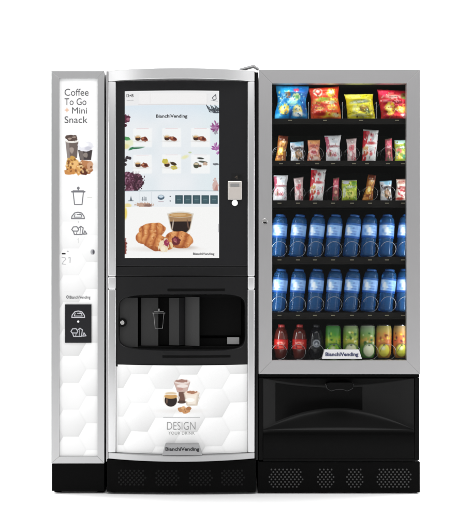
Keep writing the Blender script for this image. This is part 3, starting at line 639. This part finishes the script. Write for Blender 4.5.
# ---- shelves, coils, tags
PY = .115     # where the front products stand
lanes = [279, 297.4, 315.4, 333.4, 351.2, 369.2, 386.8, 404.2]
def coil(cx, zc, r, shelf, pitch=.08, turns=5, wr=.0009, y0=None):
    bm = bmesh.new(); pts = []; y = y0 if y0 is not None else PY-.045
    for k in range(turns):
        for i in range(28):
            a = i/28; th = math.radians(-100)+2*math.pi*a; s = max(0., min(1., (a-.72)/.28))
            pts.append((cx+r*math.cos(th), y+pitch*(k+s), zc+r*math.sin(th)))
    add_tube(bm, pts, wr, 5); me = from_bm(bm, smooth=True); return link('coil', me, M['wire'], shelf)
shelf_y = [121.2, 162.8, 201.8, 257.6, 312.2, 359.4]
tag_x = [[290,325,361,397]]+[[281,298,317,333,354,367,388,403]]+[[279.5,298,315,333,352,370,387,403]]*3
rowz = []
for r, py in enumerate(shelf_y):
    z = wz(py, PY); rowz.append(z); bm = bmesh.new()
    add_box(bm, xa+.002, xb-.002, .05, .60, z-.006, z-.001, .0008)
    fh = (.022,.020,.028,.028,.026,.012)[r]
    add_box(bm, xa+.002, xb-.002, .044, .0495, z-fh, z+.002, .001)
    if 0 < r < 5 or r == 0:
        add_box(bm, xa+.002, xb-.002, .0405, .0435, z-fh-.001, z-fh+.004, .0008)
    sh = link('shelf', from_bm(bm), M['tray'], C)
    if r < 5:
        for px in tag_x[r]:
            yt = .0425; t_z = z-.010 if r else z-.006
            bm = bmesh.new(); add_box(bm, wx(px-1.9,yt), wx(px+1.9,yt), yt-.001, .0445, t_z-.0026, t_z+.0014, .0003); link('price_tag', from_bm(bm), M['tag'], sh)
    if r == 0:
        for px in (308.6, 342.6, 376.4):
            bm = bmesh.new(); add_tube(bm, [(wx(px,.06),.06,z),(wx(px,.06),.06,z+.075),(wx(px,.06),.30,z+.075),(wx(px,.06),.30,z)], .0013, 6); link('lane_divider', from_bm(bm), M['wire'], sh)
        for px in (291, 325.5, 360, 394): coil(wx(px,PY), z+.062, .058, sh, pitch=.09, y0=PY+.035)
    else:
        for px in lanes:
            rr = .0315 if r in (1,2) else .0335
            coil(wx(px,PY), z+rr+.003, rr, sh, wr=.0005 if r in (1,2) else .0009)

# ---- packaging
def pillow(corners, T, art, ruffle=.004, seed=0, nu=44, nv=56, waist=0.):
    """corners in drawing units: TL,TR,BR,BL. Returns mesh with origin at bottom centre."""
    (ax,ay),(bx,by),(cx_,cy_),(dx,dy) = corners; U, V = np.meshgrid(np.linspace(0,1,nu), np.linspace(0,1,nv))
    def side(sgn):
        px = (ax*(1-U)+bx*U)*(1-V)+(dx*(1-U)+cx_*U)*V; py = (ay*(1-U)+by*U)*(1-V)+(dy*(1-U)+cy_*U)*V
        mid = (px.min(1)+px.max(1))[:,None]/2
        px = mid+(px-mid)*(1-waist*np.sin(math.pi*V)**2+.03*np.sin(V*9+seed))
        prof = np.clip(1-np.abs(2*U-1)**2.6,0,1)**.62*np.clip(1-np.abs(2*V-1)**4.5,0,1)**.75
        wr = ruffle*(vnoise(U*5+seed, V*9, seed)-.5)*prof*1.6+ruffle*.45*(vnoise(U*15, V*4+seed, seed+2)-.5)*np.abs(2*V-1)**2
        cr = np.where((V<.055)|(V>.945), .0007*np.sin(V*420), 0)
        y = sgn*(prof*T/2+cr)+wr*1.0
        return np.stack([(wx(px,PY)), y, wz(py,PY)], -1)
    F = side(-1); Bk = side(1)[:, ::-1]
    Vv = np.concatenate([F, Bk], 1); Cc = np.concatenate([art, art[:, ::-1]], 1)
    zb = F[...,2].min(); xm = (wx(cx_,PY)+wx(dx,PY))/2
    Vv = Vv-np.array([xm,0,zb]); return sheet(Vv, C=Cc), xm
def clutter(A, n, seed, lo=.012, hi=.04):
    rs = np.random.RandomState(seed); src = A.C.reshape(-1,3).copy()
    for k in range(n):
        x, y = rs.rand(), .08+.84*rs.rand(); c = src[rs.randint(len(src))]; c = np.clip(c*(.55+.9*rs.rand()), 0, 1)
        A.el(x, y, lo+(hi-lo)*rs.rand(), (lo+(hi-lo)*rs.rand())*.6, c, rot=rs.rand()*180, soft=.02, rag=.8, sc=18, a=.85, seed=k)
    for k in range(n//14):   # rows of tiny illegible print
        x, y = .12+.5*rs.rand(), .1+.8*rs.rand(); c = [np.array([.97,.96,.93]), np.array([.35,.2,.15])][k%3 == 2]
        for q in range(5): A.rect(x+q*.045, x+q*.045+.028, y, y+.018+.008*(q%2), c, soft=.012, a=.75)
def packart(nu, nv, fn):
    A = Art(0, 1, 0, 1, 1, '#ffffff'); A.X, A.Y = np.meshgrid(np.linspace(0,1,nu), np.linspace(0,1,nv)); A.C = np.ones((nv,nu,3)); fn(A); clutter(A, 90 if nu > 60 else 34, nu+int(A.C.sum()) % 97, .010 if nu > 60 else .025, .045 if nu > 60 else .07)
    A.rect(-.1,1.1,-.1,.05,A.C[int(nv*.08),nu//2]*.9,soft=.01); return A.C
E = lambda A, x, y, rx, ry, c, rot=0, a=1., rag=.35, seed=0: A.el(x, y, rx, ry, c, rot=rot, soft=.045, a=a, rag=rag, sc=7., seed=seed)
def a_blue(A):
    A.mix(np.ones_like(A.X), '#1d86cf'); E(A,.2,.12,.3,.16,'#2c9fe0'); E(A,.75,.2,.26,.18,'#2467b4',seed=2)
    E(A,.35,.3,.1,.08,'#b0704e'); E(A,.52,.5,.16,.1,'#9fe0d8'); E(A,.64,.36,.14,.12,'#e2f0b0',seed=5); E(A,.66,.36,.07,.05,'#5aa35e'); E(A,.62,.16,.08,.06,'#c9405e')
    E(A,.2,.36,.14,.05,'#8fd4f2',rot=-30); E(A,.5,.42,.1,.05,'#d9f1fb',rot=20)
    E(A,.26,.7,.16,.16,'#e9c93e',seed=3); E(A,.24,.68,.08,.07,'#f6ecb0'); E(A,.33,.78,.07,.06,'#c9922c'); E(A,.7,.72,.17,.14,'#e8d36a',seed=4); E(A,.7,.84,.18,.07,'#f2f5f4'); E(A,.68,.68,.09,.06,'#f7f1c8')
    E(A,.47,.8,.05,.12,'#1f4f97'); E(A,.1,.88,.12,.06,'#58c0ee'); E(A,.88,.6,.08,.2,'#1a5fae')
def a_orange(A):
    A.mix(np.ones_like(A.X), '#df3b22'); A.mix(np.clip((A.Y-.05)*1.2,0,1)*.35, '#f07a2a'); E(A,.27,.17,.15,.13,'#f6e7d4'); E(A,.27,.17,.11,.1,'#d0342b',seed=3); E(A,.27,.15,.06,.05,'#f3d9c4')
    E(A,.72,.2,.16,.14,'#f2c33c',seed=4); E(A,.74,.18,.09,.08,'#fbeec2'); E(A,.55,.42,.4,.07,'#e9d24a',seed=7); E(A,.38,.4,.14,.05,'#8eb53c'); E(A,.68,.5,.2,.05,'#f7efc8')
    E(A,.3,.62,.26,.09,'#b9342a',seed=8); E(A,.72,.64,.2,.1,'#f0a838'); E(A,.3,.68,.14,.05,'#f5c46a'); E(A,.62,.86,.4,.07,'#f6c33a',seed=9); E(A,.3,.82,.18,.07,'#c92a20'); E(A,.8,.86,.12,.05,'#fbe8b2')
def a_yellow(A):
    A.mix(np.ones_like(A.X), '#e3d727'); E(A,.3,.12,.3,.09,'#f0ea6a'); E(A,.75,.15,.18,.08,'#cabf1c'); E(A,.5,.33,.34,.06,'#7c8a5a',rot=-4); E(A,.46,.32,.24,.035,'#e9ecd8',rot=-6)
    E(A,.6,.6,.18,.13,'#7a5a22',seed=3); E(A,.6,.56,.11,.07,'#d8b042'); E(A,.72,.68,.12,.08,'#5f6b2a',rot=25); E(A,.3,.6,.13,.14,'#eee88a'); E(A,.42,.82,.34,.05,'#f4efa0'); E(A,.8,.84,.14,.05,'#b4a81a')
def a_red(A):
    A.mix(np.ones_like(A.X), '#cf2036'); E(A,.15,.1,.16,.1,'#ee3a5c'); E(A,.5,.26,.33,.1,'#e85a52',seed=2); E(A,.5,.26,.24,.05,'#f4c9bc'); E(A,.85,.22,.12,.12,'#8b6a3a'); E(A,.84,.3,.07,.05,'#8bab4a')
    E(A,.55,.44,.4,.05,'#8a1524'); E(A,.32,.66,.2,.19,'#edc63a',seed=4); E(A,.28,.62,.1,.1,'#f7e685'); E(A,.72,.66,.2,.12,'#e9a93a',seed=6); E(A,.74,.64,.1,.06,'#f6dc82'); E(A,.6,.88,.3,.06,'#e33b3a'); E(A,.85,.86,.14,.06,'#e8c6d0'); E(A,.08,.8,.1,.14,'#b5182a')
def a_gold(A):
    A.mix(np.ones_like(A.X), '#a5642c'); E(A,.6,.12,.5,.1,'#6b3020'); E(A,.5,.3,.3,.1,'#d89a4a'); E(A,.6,.24,.2,.04,'#f0e0c8'); E(A,.4,.6,.34,.16,'#edb84a',seed=2); E(A,.4,.58,.18,.08,'#fbe6a0'); E(A,.6,.8,.34,.08,'#8b4522'); E(A,.3,.9,.3,.06,'#e8a050')
def a_whiteblue(A):
    A.mix(np.ones_like(A.X), '#e4e6ec'); E(A,.65,.12,.34,.1,'#9fd3ee'); E(A,.2,.3,.16,.2,'#c9ccd6'); E(A,.62,.36,.36,.1,'#4c3c3c'); E(A,.6,.62,.32,.22,'#8a6a4c',seed=2); E(A,.6,.6,.18,.1,'#d2a888'); E(A,.2,.72,.15,.2,'#f2f2f4'); E(A,.75,.85,.2,.08,'#3c3432')
def a_pink(A):
    A.mix(np.ones_like(A.X), '#d98a6c'); E(A,.5,.1,.5,.1,'#e7a26a'); E(A,.5,.3,.4,.08,'#b0584c'); E(A,.5,.56,.4,.16,'#e9b4b0',seed=3); E(A,.5,.56,.24,.08,'#b44a54'); E(A,.5,.82,.4,.1,'#f0d0c4'); E(A,.3,.8,.1,.08,'#b8404a')
def a_whitepink(A):
    A.mix(np.ones_like(A.X), '#f0eef2'); E(A,.08,.25,.14,.3,'#c25a74'); E(A,.6,.25,.24,.05,'#cfd4dc'); E(A,.55,.12,.3,.04,'#dfe2e8'); E(A,.55,.42,.4,.035,'#9c5a64'); E(A,.3,.68,.22,.13,'#d8a0a8',seed=3); E(A,.28,.7,.1,.07,'#8a5640'); E(A,.62,.72,.14,.08,'#b84a56'); E(A,.9,.8,.1,.2,'#e0dce4')
def a_pinkwhite(A):
    A.mix(np.ones_like(A.X), '#e6d0d0'); E(A,.5,.15,.4,.1,'#c9b0b0'); E(A,.5,.4,.3,.12,'#d76a74'); E(A,.5,.66,.3,.14,'#c98a90',seed=2); E(A,.4,.66,.14,.1,'#f5eaea'); E(A,.7,.85,.25,.08,'#b85a60')
def a_bigred(A):
    A.mix(np.ones_like(A.X), '#f3f0f0'); E(A,.08,.25,.2,.34,'#cf2334',rag=.2); E(A,.3,.1,.12,.07,'#e06a72'); E(A,.62,.3,.09,.16,'#cfc6cc',rot=20); E(A,.55,.42,.3,.04,'#c84a50'); E(A,.2,.6,.16,.1,'#ddb46a'); E(A,.25,.7,.15,.1,'#b9582c'); E(A,.1,.88,.2,.12,'#c92a30'); E(A,.62,.62,.22,.05,'#d8d2d6'); E(A,.6,.75,.12,.06,'#d86a70'); E(A,.55,.17,.13,.06,'#d98a90')
def a_rose(A):
    A.mix(np.ones_like(A.X), '#b8485c'); E(A,.5,.2,.36,.12,'#e06a80'); E(A,.5,.36,.3,.05,'#f0b8c0'); E(A,.5,.6,.4,.16,'#8a5048',seed=2); E(A,.5,.62,.2,.08,'#d8a890'); E(A,.5,.85,.4,.1,'#7c6a58')
def a_green(A):
    A.mix(np.ones_like(A.X), '#b4c43e'); E(A,.3,.12,.3,.08,'#cfcfe0'); E(A,.8,.16,.16,.1,'#6a9a34'); E(A,.5,.34,.4,.07,'#5d7d3a'); E(A,.5,.34,.25,.035,'#e3ead0'); E(A,.5,.66,.3,.17,'#e2dc72',seed=3); E(A,.5,.66,.15,.09,'#98ae3a'); E(A,.14,.6,.1,.2,'#d8e0c0'); E(A,.85,.86,.14,.08,'#7c9c30')
def a_greenmix(A):
    a_green(A); E(A,.3,.5,.2,.1,'#d87a6a'); E(A,.7,.75,.2,.1,'#4c9a6c'); E(A,.3,.8,.16,.08,'#e8c84a'); E(A,.5,.1,.4,.06,'#b8dcd0')
def a_redwhite(A):
    A.mix(np.ones_like(A.X), '#e8d8cc'); E(A,.5,.15,.4,.08,'#c98a7a'); E(A,.5,.4,.4,.07,'#a83a34'); E(A,.5,.64,.36,.16,'#c8424a',seed=5); E(A,.5,.64,.2,.08,'#f0e0d4'); E(A,.3,.88,.3,.06,'#b03a30'); E(A,.75,.5,.12,.08,'#8a4a2c')
arts = dict(blue=a_blue, orange=a_orange, yellow=a_yellow, red=a_red, gold=a_gold, whiteblue=a_whiteblue, pink=a_pink, whitepink=a_whitepink, pinkwhite=a_pinkwhite, bigred=a_bigred, rose=a_rose, green=a_green, greenmix=a_greenmix, redwhite=a_redwhite)
def pack(name, row, corners, T, art, label, cat, group, waist=0., seed=0):
    nu, nv = (150, 170) if row == 0 else (60, 90)
    me, xm = pillow(corners, T, packart(nu, nv, arts[art]), .010 if row == 0 else .003, seed, nu, nv, waist)
    o = link(name, me, M['pack']); o.location = (xm, PY+(0 if row else .0), rowz[row]+.0006); o.rotation_euler.x = -.05
    o['label'] = label; o['category'] = cat; o['group'] = group; return o
g1 = 'large snack bags on the top shelf'
pack('crisp_bag', 0, [(276.5,84.5),(308.5,86),(307.5,121),(274.5,121)], .075, 'blue', 'large shiny blue crisp bag with yellow pictures on the top shelf', 'crisp bag', g1, .10, 1)
pack('crisp_bag', 0, [(309,88),(338.5,86),(341.8,120.6),(310.6,121)], .075, 'orange', 'large red and orange crisp bag beside the blue bag on the top shelf', 'crisp bag', g1, .08, 2)
pack('crisp_bag', 0, [(344.2,94),(373.2,93.4),(376.2,120.8),(347.4,120.8)], .07, 'yellow', 'yellow crisp bag, the shorter one, on the top shelf', 'crisp bag', g1, .09, 3)
pack('crisp_bag', 0, [(377,89.2),(408.5,90.5),(409,120.8),(381,121)], .07, 'red', 'crimson crisp bag with yellow pictures at the right end of the top shelf', 'crisp bag', g1, .07, 4)
g2 = 'snack bars on the second shelf'; g3 = 'snack bars on the third shelf'
b2 = 162.6
for i, (n, c, T, a, lab, cat, w) in enumerate([
 ('snack_bar', [(278.6,134.8),(288.6,136),(285.4,b2),(274.6,b2)], .028, 'gold', 'slim golden brown twisted snack packet at the left end of the second shelf', 'snack bar', .12),
 ('snack_bar', [(290.2,142),(303.6,141.2),(304,b2),(291,b2)], .026, 'whiteblue', 'short white and pale blue snack packet with brown picture on the second shelf', 'snack bar', .05),
 ('snack_bar', [(308,139.8),(319.8,139.6),(320.6,b2),(307.4,b2)], .026, 'pink', 'orange and dull pink snack packet on the second shelf', 'snack bar', .08),
 ('snack_bar', [(324.8,135.4),(341,134.8),(340.4,b2),(326,b2)], .03, 'whitepink', 'wide white snack packet with pink left edge on the second shelf', 'snack bar', .12),
 ('snack_bar', [(346.4,138.8),(356.6,137.8),(356.4,b2),(347.4,b2)], .024, 'pinkwhite', 'narrow pinkish white snack packet left of the tall one on the second shelf', 'snack bar', .08),
 ('snack_bag', [(363.4,129),(379,130),(375.4,b2),(361.6,b2)], .034, 'bigred', 'tall white snack bag with red left edge on the second shelf', 'snack bag', .04),
 ('snack_bar', [(385,139),(392,137.6),(393,b2),(385.4,b2)], .022, 'rose', 'very narrow rose pink snack bar on the second shelf', 'snack bar', .06),
 ('snack_bar', [(394.6,140),(408,139.6),(408,b2),(395,b2)], .026, 'greenmix', 'green and yellow snack packet at the right end of the second shelf', 'snack bar', .03)]):
    pack(n, 1, c, T, a, lab, cat, g2, w, i+5)
b3 = 201.6
for i, (n, c, T, a, lab, cat, w) in enumerate([
 ('snack_bar', [(274,175),(288,175),(286.6,b3),(272.8,b3)], .03, 'whitepink', 'wide white snack packet with red left edge at the left end of the third shelf', 'snack bar', .10),
 ('snack_bar', [(293.8,178),(303.4,176.6),(303.2,b3),(295,b3)], .024, 'pinkwhite', 'narrow pale pink snack packet left of the tall one on the third shelf', 'snack bar', .08),
 ('snack_bag', [(311.2,168),(326.4,169.4),(322.8,b3),(309.2,b3)], .034, 'bigred', 'tall white snack bag with red left edge on the third shelf', 'snack bag', .04),
 ('snack_bar', [(333.2,178),(339.4,177),(338.6,b3),(332,b3)], .022, 'rose', 'very narrow rose pink snack bar on the third shelf', 'snack bar', .06),
 ('snack_bar', [(341.8,180),(357,179.8),(357,b3),(341.8,b3)], .028, 'green', 'lime green and yellow snack packet in the middle of the third shelf', 'snack bar', .02),
 ('snack_bar', [(368.6,174),(376.4,175),(372.4,b3),(361.8,b3)], .028, 'gold', 'slim golden brown twisted snack packet right of the green one on the third shelf', 'snack bar', .12),
 ('snack_bar', [(380,181),(391.6,180.2),(391.6,b3),(380.6,b3)], .026, 'whiteblue', 'short white and grey snack packet with dark picture on the third shelf', 'snack bar', .05),
 ('snack_bar', [(396.6,179),(409,178.6),(408.6,b3),(395.2,b3)], .026, 'redwhite', 'red and cream snack packet at the right end of the third shelf', 'snack bar', .06)]):
    pack(n, 2, c, T, a, lab, cat, g3, w, i+20)

def lathe(prof, n=40, C=None, a0=0.):
    th = a0+np.linspace(0, 2*math.pi, n); R = np.array([p[0] for p in prof]); Z = np.array([p[1] for p in prof])
    V = np.stack([R[:,None]*np.cos(th)[None], R[:,None]*np.sin(th)[None], Z[:,None]+0*th[None]], -1)[:, ::-1]
    return sheet(V, C=C)
def copy_tree(o):
    c = o.copy(); col.objects.link(c)
    for ch in list(o.children):
        d = ch.copy(); col.objects.link(d); d.parent = c
    return c
# wrap art: horizontally one turn; X in 0..1 where .5 faces the viewer
def wrap(nv, fn, n=72):
    A = Art(0,1,0,1,1,'#ffffff'); A.X, A.Y = np.meshgrid(np.linspace(0,1,n), np.linspace(0,1,nv)); A.C = np.ones((nv,n,3)); fn(A); return A.C
def label_mesh(r, z0, z1, fn, nv=36, n=72, bulge=0.):
    th = -math.pi/2+np.linspace(-math.pi, math.pi, n); zz = np.linspace(z1, z0, nv)
    rr = r+bulge*np.sin(np.linspace(0, math.pi, nv))
    V = np.stack([rr[:,None]*np.cos(th)[None], rr[:,None]*np.sin(th)[None], zz[:,None]+0*th[None]], -1)
    return sheet(V, C=wrap(nv, fn, n))
def capped(r, z0, z1, e=.0015): return [(0,z0),(r-e,z0),(r,z0+e),(r,z1-e),(r-e,z1),(0,z1)]
# ---- water bottles
def water_bottle():
    t = thing('water_bottle', (0,0,0), 'x', 'water bottle')
    r = .0330; prof = [(0,.004),(.014,.003),(.025,0),(.0305,.004)]
    for i in range(12): prof.append((r-.0016*(i%2)-.001*math.sin(i/11*math.pi), .010+i*.0064))
    prof += [(r-.002,.084),(r-.001,.088),(r-.001,.148),(r-.0006,.151)]
    for tt in np.linspace(0, 1, 10): prof.append((.0325-.0115*(1-math.cos(tt*math.pi/2)), .152+.027*math.sin(tt*math.pi/2)))
    prof += [(.0205,.181),(.0205,.183)]
    link('bottle_body', lathe(prof, 40), M['bottle_blue'], t, world=False)
    link('cap', lathe([(.0212,.181),(.0216,.182),(.0212,.188),(.018,.1905),(0,.1915)], 28), M['cap_blue'], t, world=False)
    def art(A):
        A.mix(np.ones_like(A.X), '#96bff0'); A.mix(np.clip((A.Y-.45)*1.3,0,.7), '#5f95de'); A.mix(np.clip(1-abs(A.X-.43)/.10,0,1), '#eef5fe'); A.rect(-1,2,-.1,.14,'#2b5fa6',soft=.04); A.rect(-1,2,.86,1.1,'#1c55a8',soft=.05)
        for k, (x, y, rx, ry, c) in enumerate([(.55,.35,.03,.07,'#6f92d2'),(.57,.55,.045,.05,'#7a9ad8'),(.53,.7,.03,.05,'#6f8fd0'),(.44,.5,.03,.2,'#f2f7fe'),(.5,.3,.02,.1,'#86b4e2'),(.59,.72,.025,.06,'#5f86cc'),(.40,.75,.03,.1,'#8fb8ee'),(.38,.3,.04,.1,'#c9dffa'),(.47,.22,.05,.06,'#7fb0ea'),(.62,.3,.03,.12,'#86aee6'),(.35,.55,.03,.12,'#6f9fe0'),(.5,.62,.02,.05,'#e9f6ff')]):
            A.el(x, y, rx, ry, c, rot=0, soft=.03, rag=.6, sc=30, seed=k)
    link('label', label_mesh(r+.0006, .084, .150, art), M['card'], t, world=False)
    return t
ordw = ['first', 'second', 'third', 'fourth', 'fifth', 'sixth', 'seventh', 'eighth']
wb = water_bottle(); first = True
for row, nm in ((3, 'upper'), (4, 'lower')):
    for i, px in enumerate(lanes):
        o = wb if first else copy_tree(wb); first = False
        o.location = (wx(px-1.2, PY)-.002, PY+.004, rowz[row]+.0015); o.rotation_euler = (-.07+random.uniform(-.01,.01), .10+random.uniform(-.02,.02), random.uniform(-.45,.3))
        o['label'] = '%s blue water bottle from the left on the %s of the two water shelves' % (ordw[i], nm)
        o['category'] = 'water bottle'; o['group'] = 'water bottles on the %s water shelf' % nm
# ---- bottom shelf drinks
gB = 'cold drinks on the bottom shelf'
M['black_bottle'] = pr('black_drink_bottle', (.008,.008,.011), .12, spec=.5)
def cola(name, px, label, art, cap, cat='drink bottle'):
    t = thing(name, (0,0,0), label, cat, gB)
    prof = [(0,.003),(.015,0),(.0215,.001),(.0245,.010),(.026,.026),(.030,.040),(.0312,.052),(.0312,.088),(.0305,.098),(.0285,.112),(.0245,.126),(.018,.136),(.0142,.139),(.0142,.143)]
    link('bottle_body', lathe(prof, 40), M['black_bottle'] if 'emblem' in label else M['cola'], t, world=False)
    link('cap', lathe([(.0142,.141),(.0146,.142),(.0146,.151),(.0135,.153),(0,.1535)], 28), cap, t, world=False)
    link('label', label_mesh(.0318, .044, .090, art, 30), M['card'], t, world=False)
    t.location = (wx(px,PY), PY, rowz[5]+.001); t.rotation_euler = (-.06, .03, 0); return t
def l_red(A):
    A.mix(np.ones_like(A.X), '#c0241f'); A.rect(-1,2,-.1,.08,'#7b1414',soft=.05)
    for k,(x,y,rx,ry,c) in enumerate([(.5,.42,.09,.13,'#f0a79a'),(.47,.45,.03,.07,'#d8463a'),(.55,.4,.03,.06,'#d8463a'),(.5,.78,.1,.06,'#e86a58'),(.42,.8,.02,.1,'#5c1010'),(.58,.8,.02,.1,'#5c1010')]): A.el(x,y,rx,ry,c,soft=.03,rag=.5,sc=22,seed=k)
def l_dark(A):
    A.mix(np.ones_like(A.X), '#14161c'); A.el(.5,.45,.085,.36,'#c9ccd4',soft=.03); A.el(.5,.45,.062,.27,'#3c404c',soft=.03); A.el(.5,.5,.03,.16,'#b9bcc6',soft=.03,rag=.5,sc=20)
cola('cola_bottle', 280.6, 'dark drink bottle with red label, leftmost on the bottom shelf', l_red, M['cap_red'])
cola('cola_bottle', 299, 'dark drink bottle with red label beside the black labelled bottle on the bottom shelf', l_red, M['cap_red'])
cola('cola_bottle', 315.6, 'black drink bottle with round silver emblem on the bottom shelf', l_dark, M['cap_black'])
def can(px, label, art):
    t = thing('drink_can', (0,0,0), label, 'drink can', gB)
    link('can_body', lathe([(0,.004),(.016,.002),(.0185,0),(.022,.004),(.028,.012),(.0318,.023),(.0332,.036),(.0334,.040),(.0334,.116),(.0328,.124),(.029,.137),(.0272,.142),(.0265,.142),(.026,.139),(0,.138)], 44), M['can_metal'], t, world=False)
    th = -math.pi/2+np.linspace(-math.pi, math.pi, 72); zz = np.linspace(.135, .006, 60)
    rr = np.interp(zz, [.004,.012,.023,.036,.116,.124,.137], [.022,.028,.0318,.0332,.0334,.0328,.029])+.0005
    link('print', sheet(np.stack([rr[:,None]*np.cos(th)[None], rr[:,None]*np.sin(th)[None], zz[:,None]+0*th[None]], -1), C=wrap(60, art, 72)), M['card'], t, world=False)
    bm = bmesh.new(); add_tube(bm, [(-.007,0,.1405),(.007,0,.1405)], .002, 6); link('ring_pull', from_bm(bm), M['can_metal'], t, world=False)
    t.location = (wx(px,PY), PY, rowz[5]+.001); t.rotation_euler = (-.06, .02, random.uniform(-.1,.1)); t.scale.z = 1.09; return t
def fruit(base, mid, ball, dark, top, seed):
    def f(A):
        A.mix(np.ones_like(A.X), base); A.mix(np.clip(1-A.Y/.4,0,1), top); A.mix(np.exp(-((A.Y-.48)/.16)**2)*.8, mid)
        rs = np.random.RandomState(seed)
        for k in range(26): A.el(.5+.3*(rs.rand()-.5), .2+.45*rs.rand(), .012+.02*rs.rand(), .02+.03*rs.rand(), [mid,dark,base,ball][k%4], soft=.02, rag=.6, sc=25, a=.8, seed=k)
        A.el(.5, .76, .15, .23, dark, soft=.03, a=.6); A.el(.5, .77, .13, .20, ball, soft=.03); A.el(.48, .70, .05, .06, '#fbfbe8', soft=.05, a=.8); A.el(.5,.60,.02,.025,'#2f4a2a',soft=.02)
    return f
can(332.8, 'bright green drink can with yellow band, first can left on the bottom shelf', fruit('#3f8f2e','#c8c83c','#8fc832','#1f5a1c','#3f7a3c',1))
can(350.4, 'green can with pale cream fruit picture, just right of the bright green can', fruit('#6f9f38','#cfc050','#ecefbc','#23531f','#8a9a74',2))
can(367.4, 'green and orange can with pale fruit picture, beside the yellow cans', fruit('#5c9c40','#c89a48','#e8ecc8','#1f5426','#8b9682',3))
can(383.4, 'orange and yellow can with lemon picture, second from the right on the bottom shelf', fruit('#c9973a','#d8784a','#e8dc50','#7a3a1c','#a8a05c',4))
can(400.6, 'orange yellow can with lemon picture cut off by the frame, rightmost on the bottom shelf', fruit('#c98a38','#d8684a','#dcdc4a','#5c2a3c','#a08a64',5))

# ================================================================== LIGHT, WORLD, CAMERA
def area(name, loc, target, sx, sy, power, colr=(1,1,1)):
    l = bpy.data.lights.new(name, 'AREA'); l.shape = 'RECTANGLE'; l.size = sx; l.size_y = sy; l.energy = power; l.color = colr
    o = bpy.data.objects.new(name, l); col.objects.link(o); o.location = loc
    o.rotation_euler = (Vector(target)-Vector(loc)).to_track_quat('-Z', 'Y').to_euler(); return o
area('softbox_top', (0,-3.2,4.2), (0,0,.9), 4.5, 2.0, 62)
area('softbox_side', (-4.2,-3.2,1.6), (0,0,1.0), 1.6, 3.2, 42)
area('softbox_side', (4.0,-3.0,1.6), (0,0,1.0), 1.6, 3.2, 34)
area('backdrop_light', (-4.5,1.0,3.6), (-1,3.2,1), 1.0, 3.0, 200)
area('floor_light', (-2.6,-.3,1.3), (-1.0,-.1,0), .5, 1.6, 22)
area('floor_light', (2.6,-.3,1.3), (1.0,-.1,0), .5, 1.6, 22)
area('front_floor_light', (0,-1.9,4.4), (0,-1.5,0), 3.4, 1.6, 55)
area('overhead_light', (0,1.6,4.2), (0,1.6,0), 4, 1.6, 150)
area('backdrop_light', (4.5,1.0,3.6), (1,3.2,1), 1.0, 3.0, 200)
lt = area('case_fill_light', (wx(339), .06, wz(84,.06)), (wx(339), .20, .9), .52, .03, .35, (.95,1,1))  # added fill lamp, lights the packs from above; no visible fitting
for sx, tx in ((269.5,330),(409,345)):  # added unseen fill strips at both door edges to brighten the products
    area('case_fill_strip', (wx(sx,.05), .052, wz(222,.05)), (wx(tx), .16, wz(222,.05)), 1.1, .012, .9, (.95,.98,1))
    bpy.context.scene.collection.objects[-1].rotation_euler.rotate_axis('Z', math.pi/2)
w = bpy.data.worlds.new('World'); scn.world = w; w.use_nodes = True
w.node_tree.nodes['Background'].inputs[0].default_value = (1,1,1,1); w.node_tree.nodes['Background'].inputs[1].default_value = .36
cd = bpy.data.cameras.new('camera'); cam = bpy.data.objects.new('camera', cd); col.objects.link(cam)
cam.location = (0,-D,CZ); cam.rotation_euler = (math.pi/2,0,0); cd.sensor_fit = 'VERTICAL'; cd.sensor_height = 24; cd.lens = 24*D/(530/S); cd.clip_end = 100; cd.clip_start = .05
scn.camera = cam
scn.view_settings.view_transform = 'Standard'; scn.view_settings.look = 'None'; scn.view_settings.exposure = 0; scn.view_settings.gamma = 1
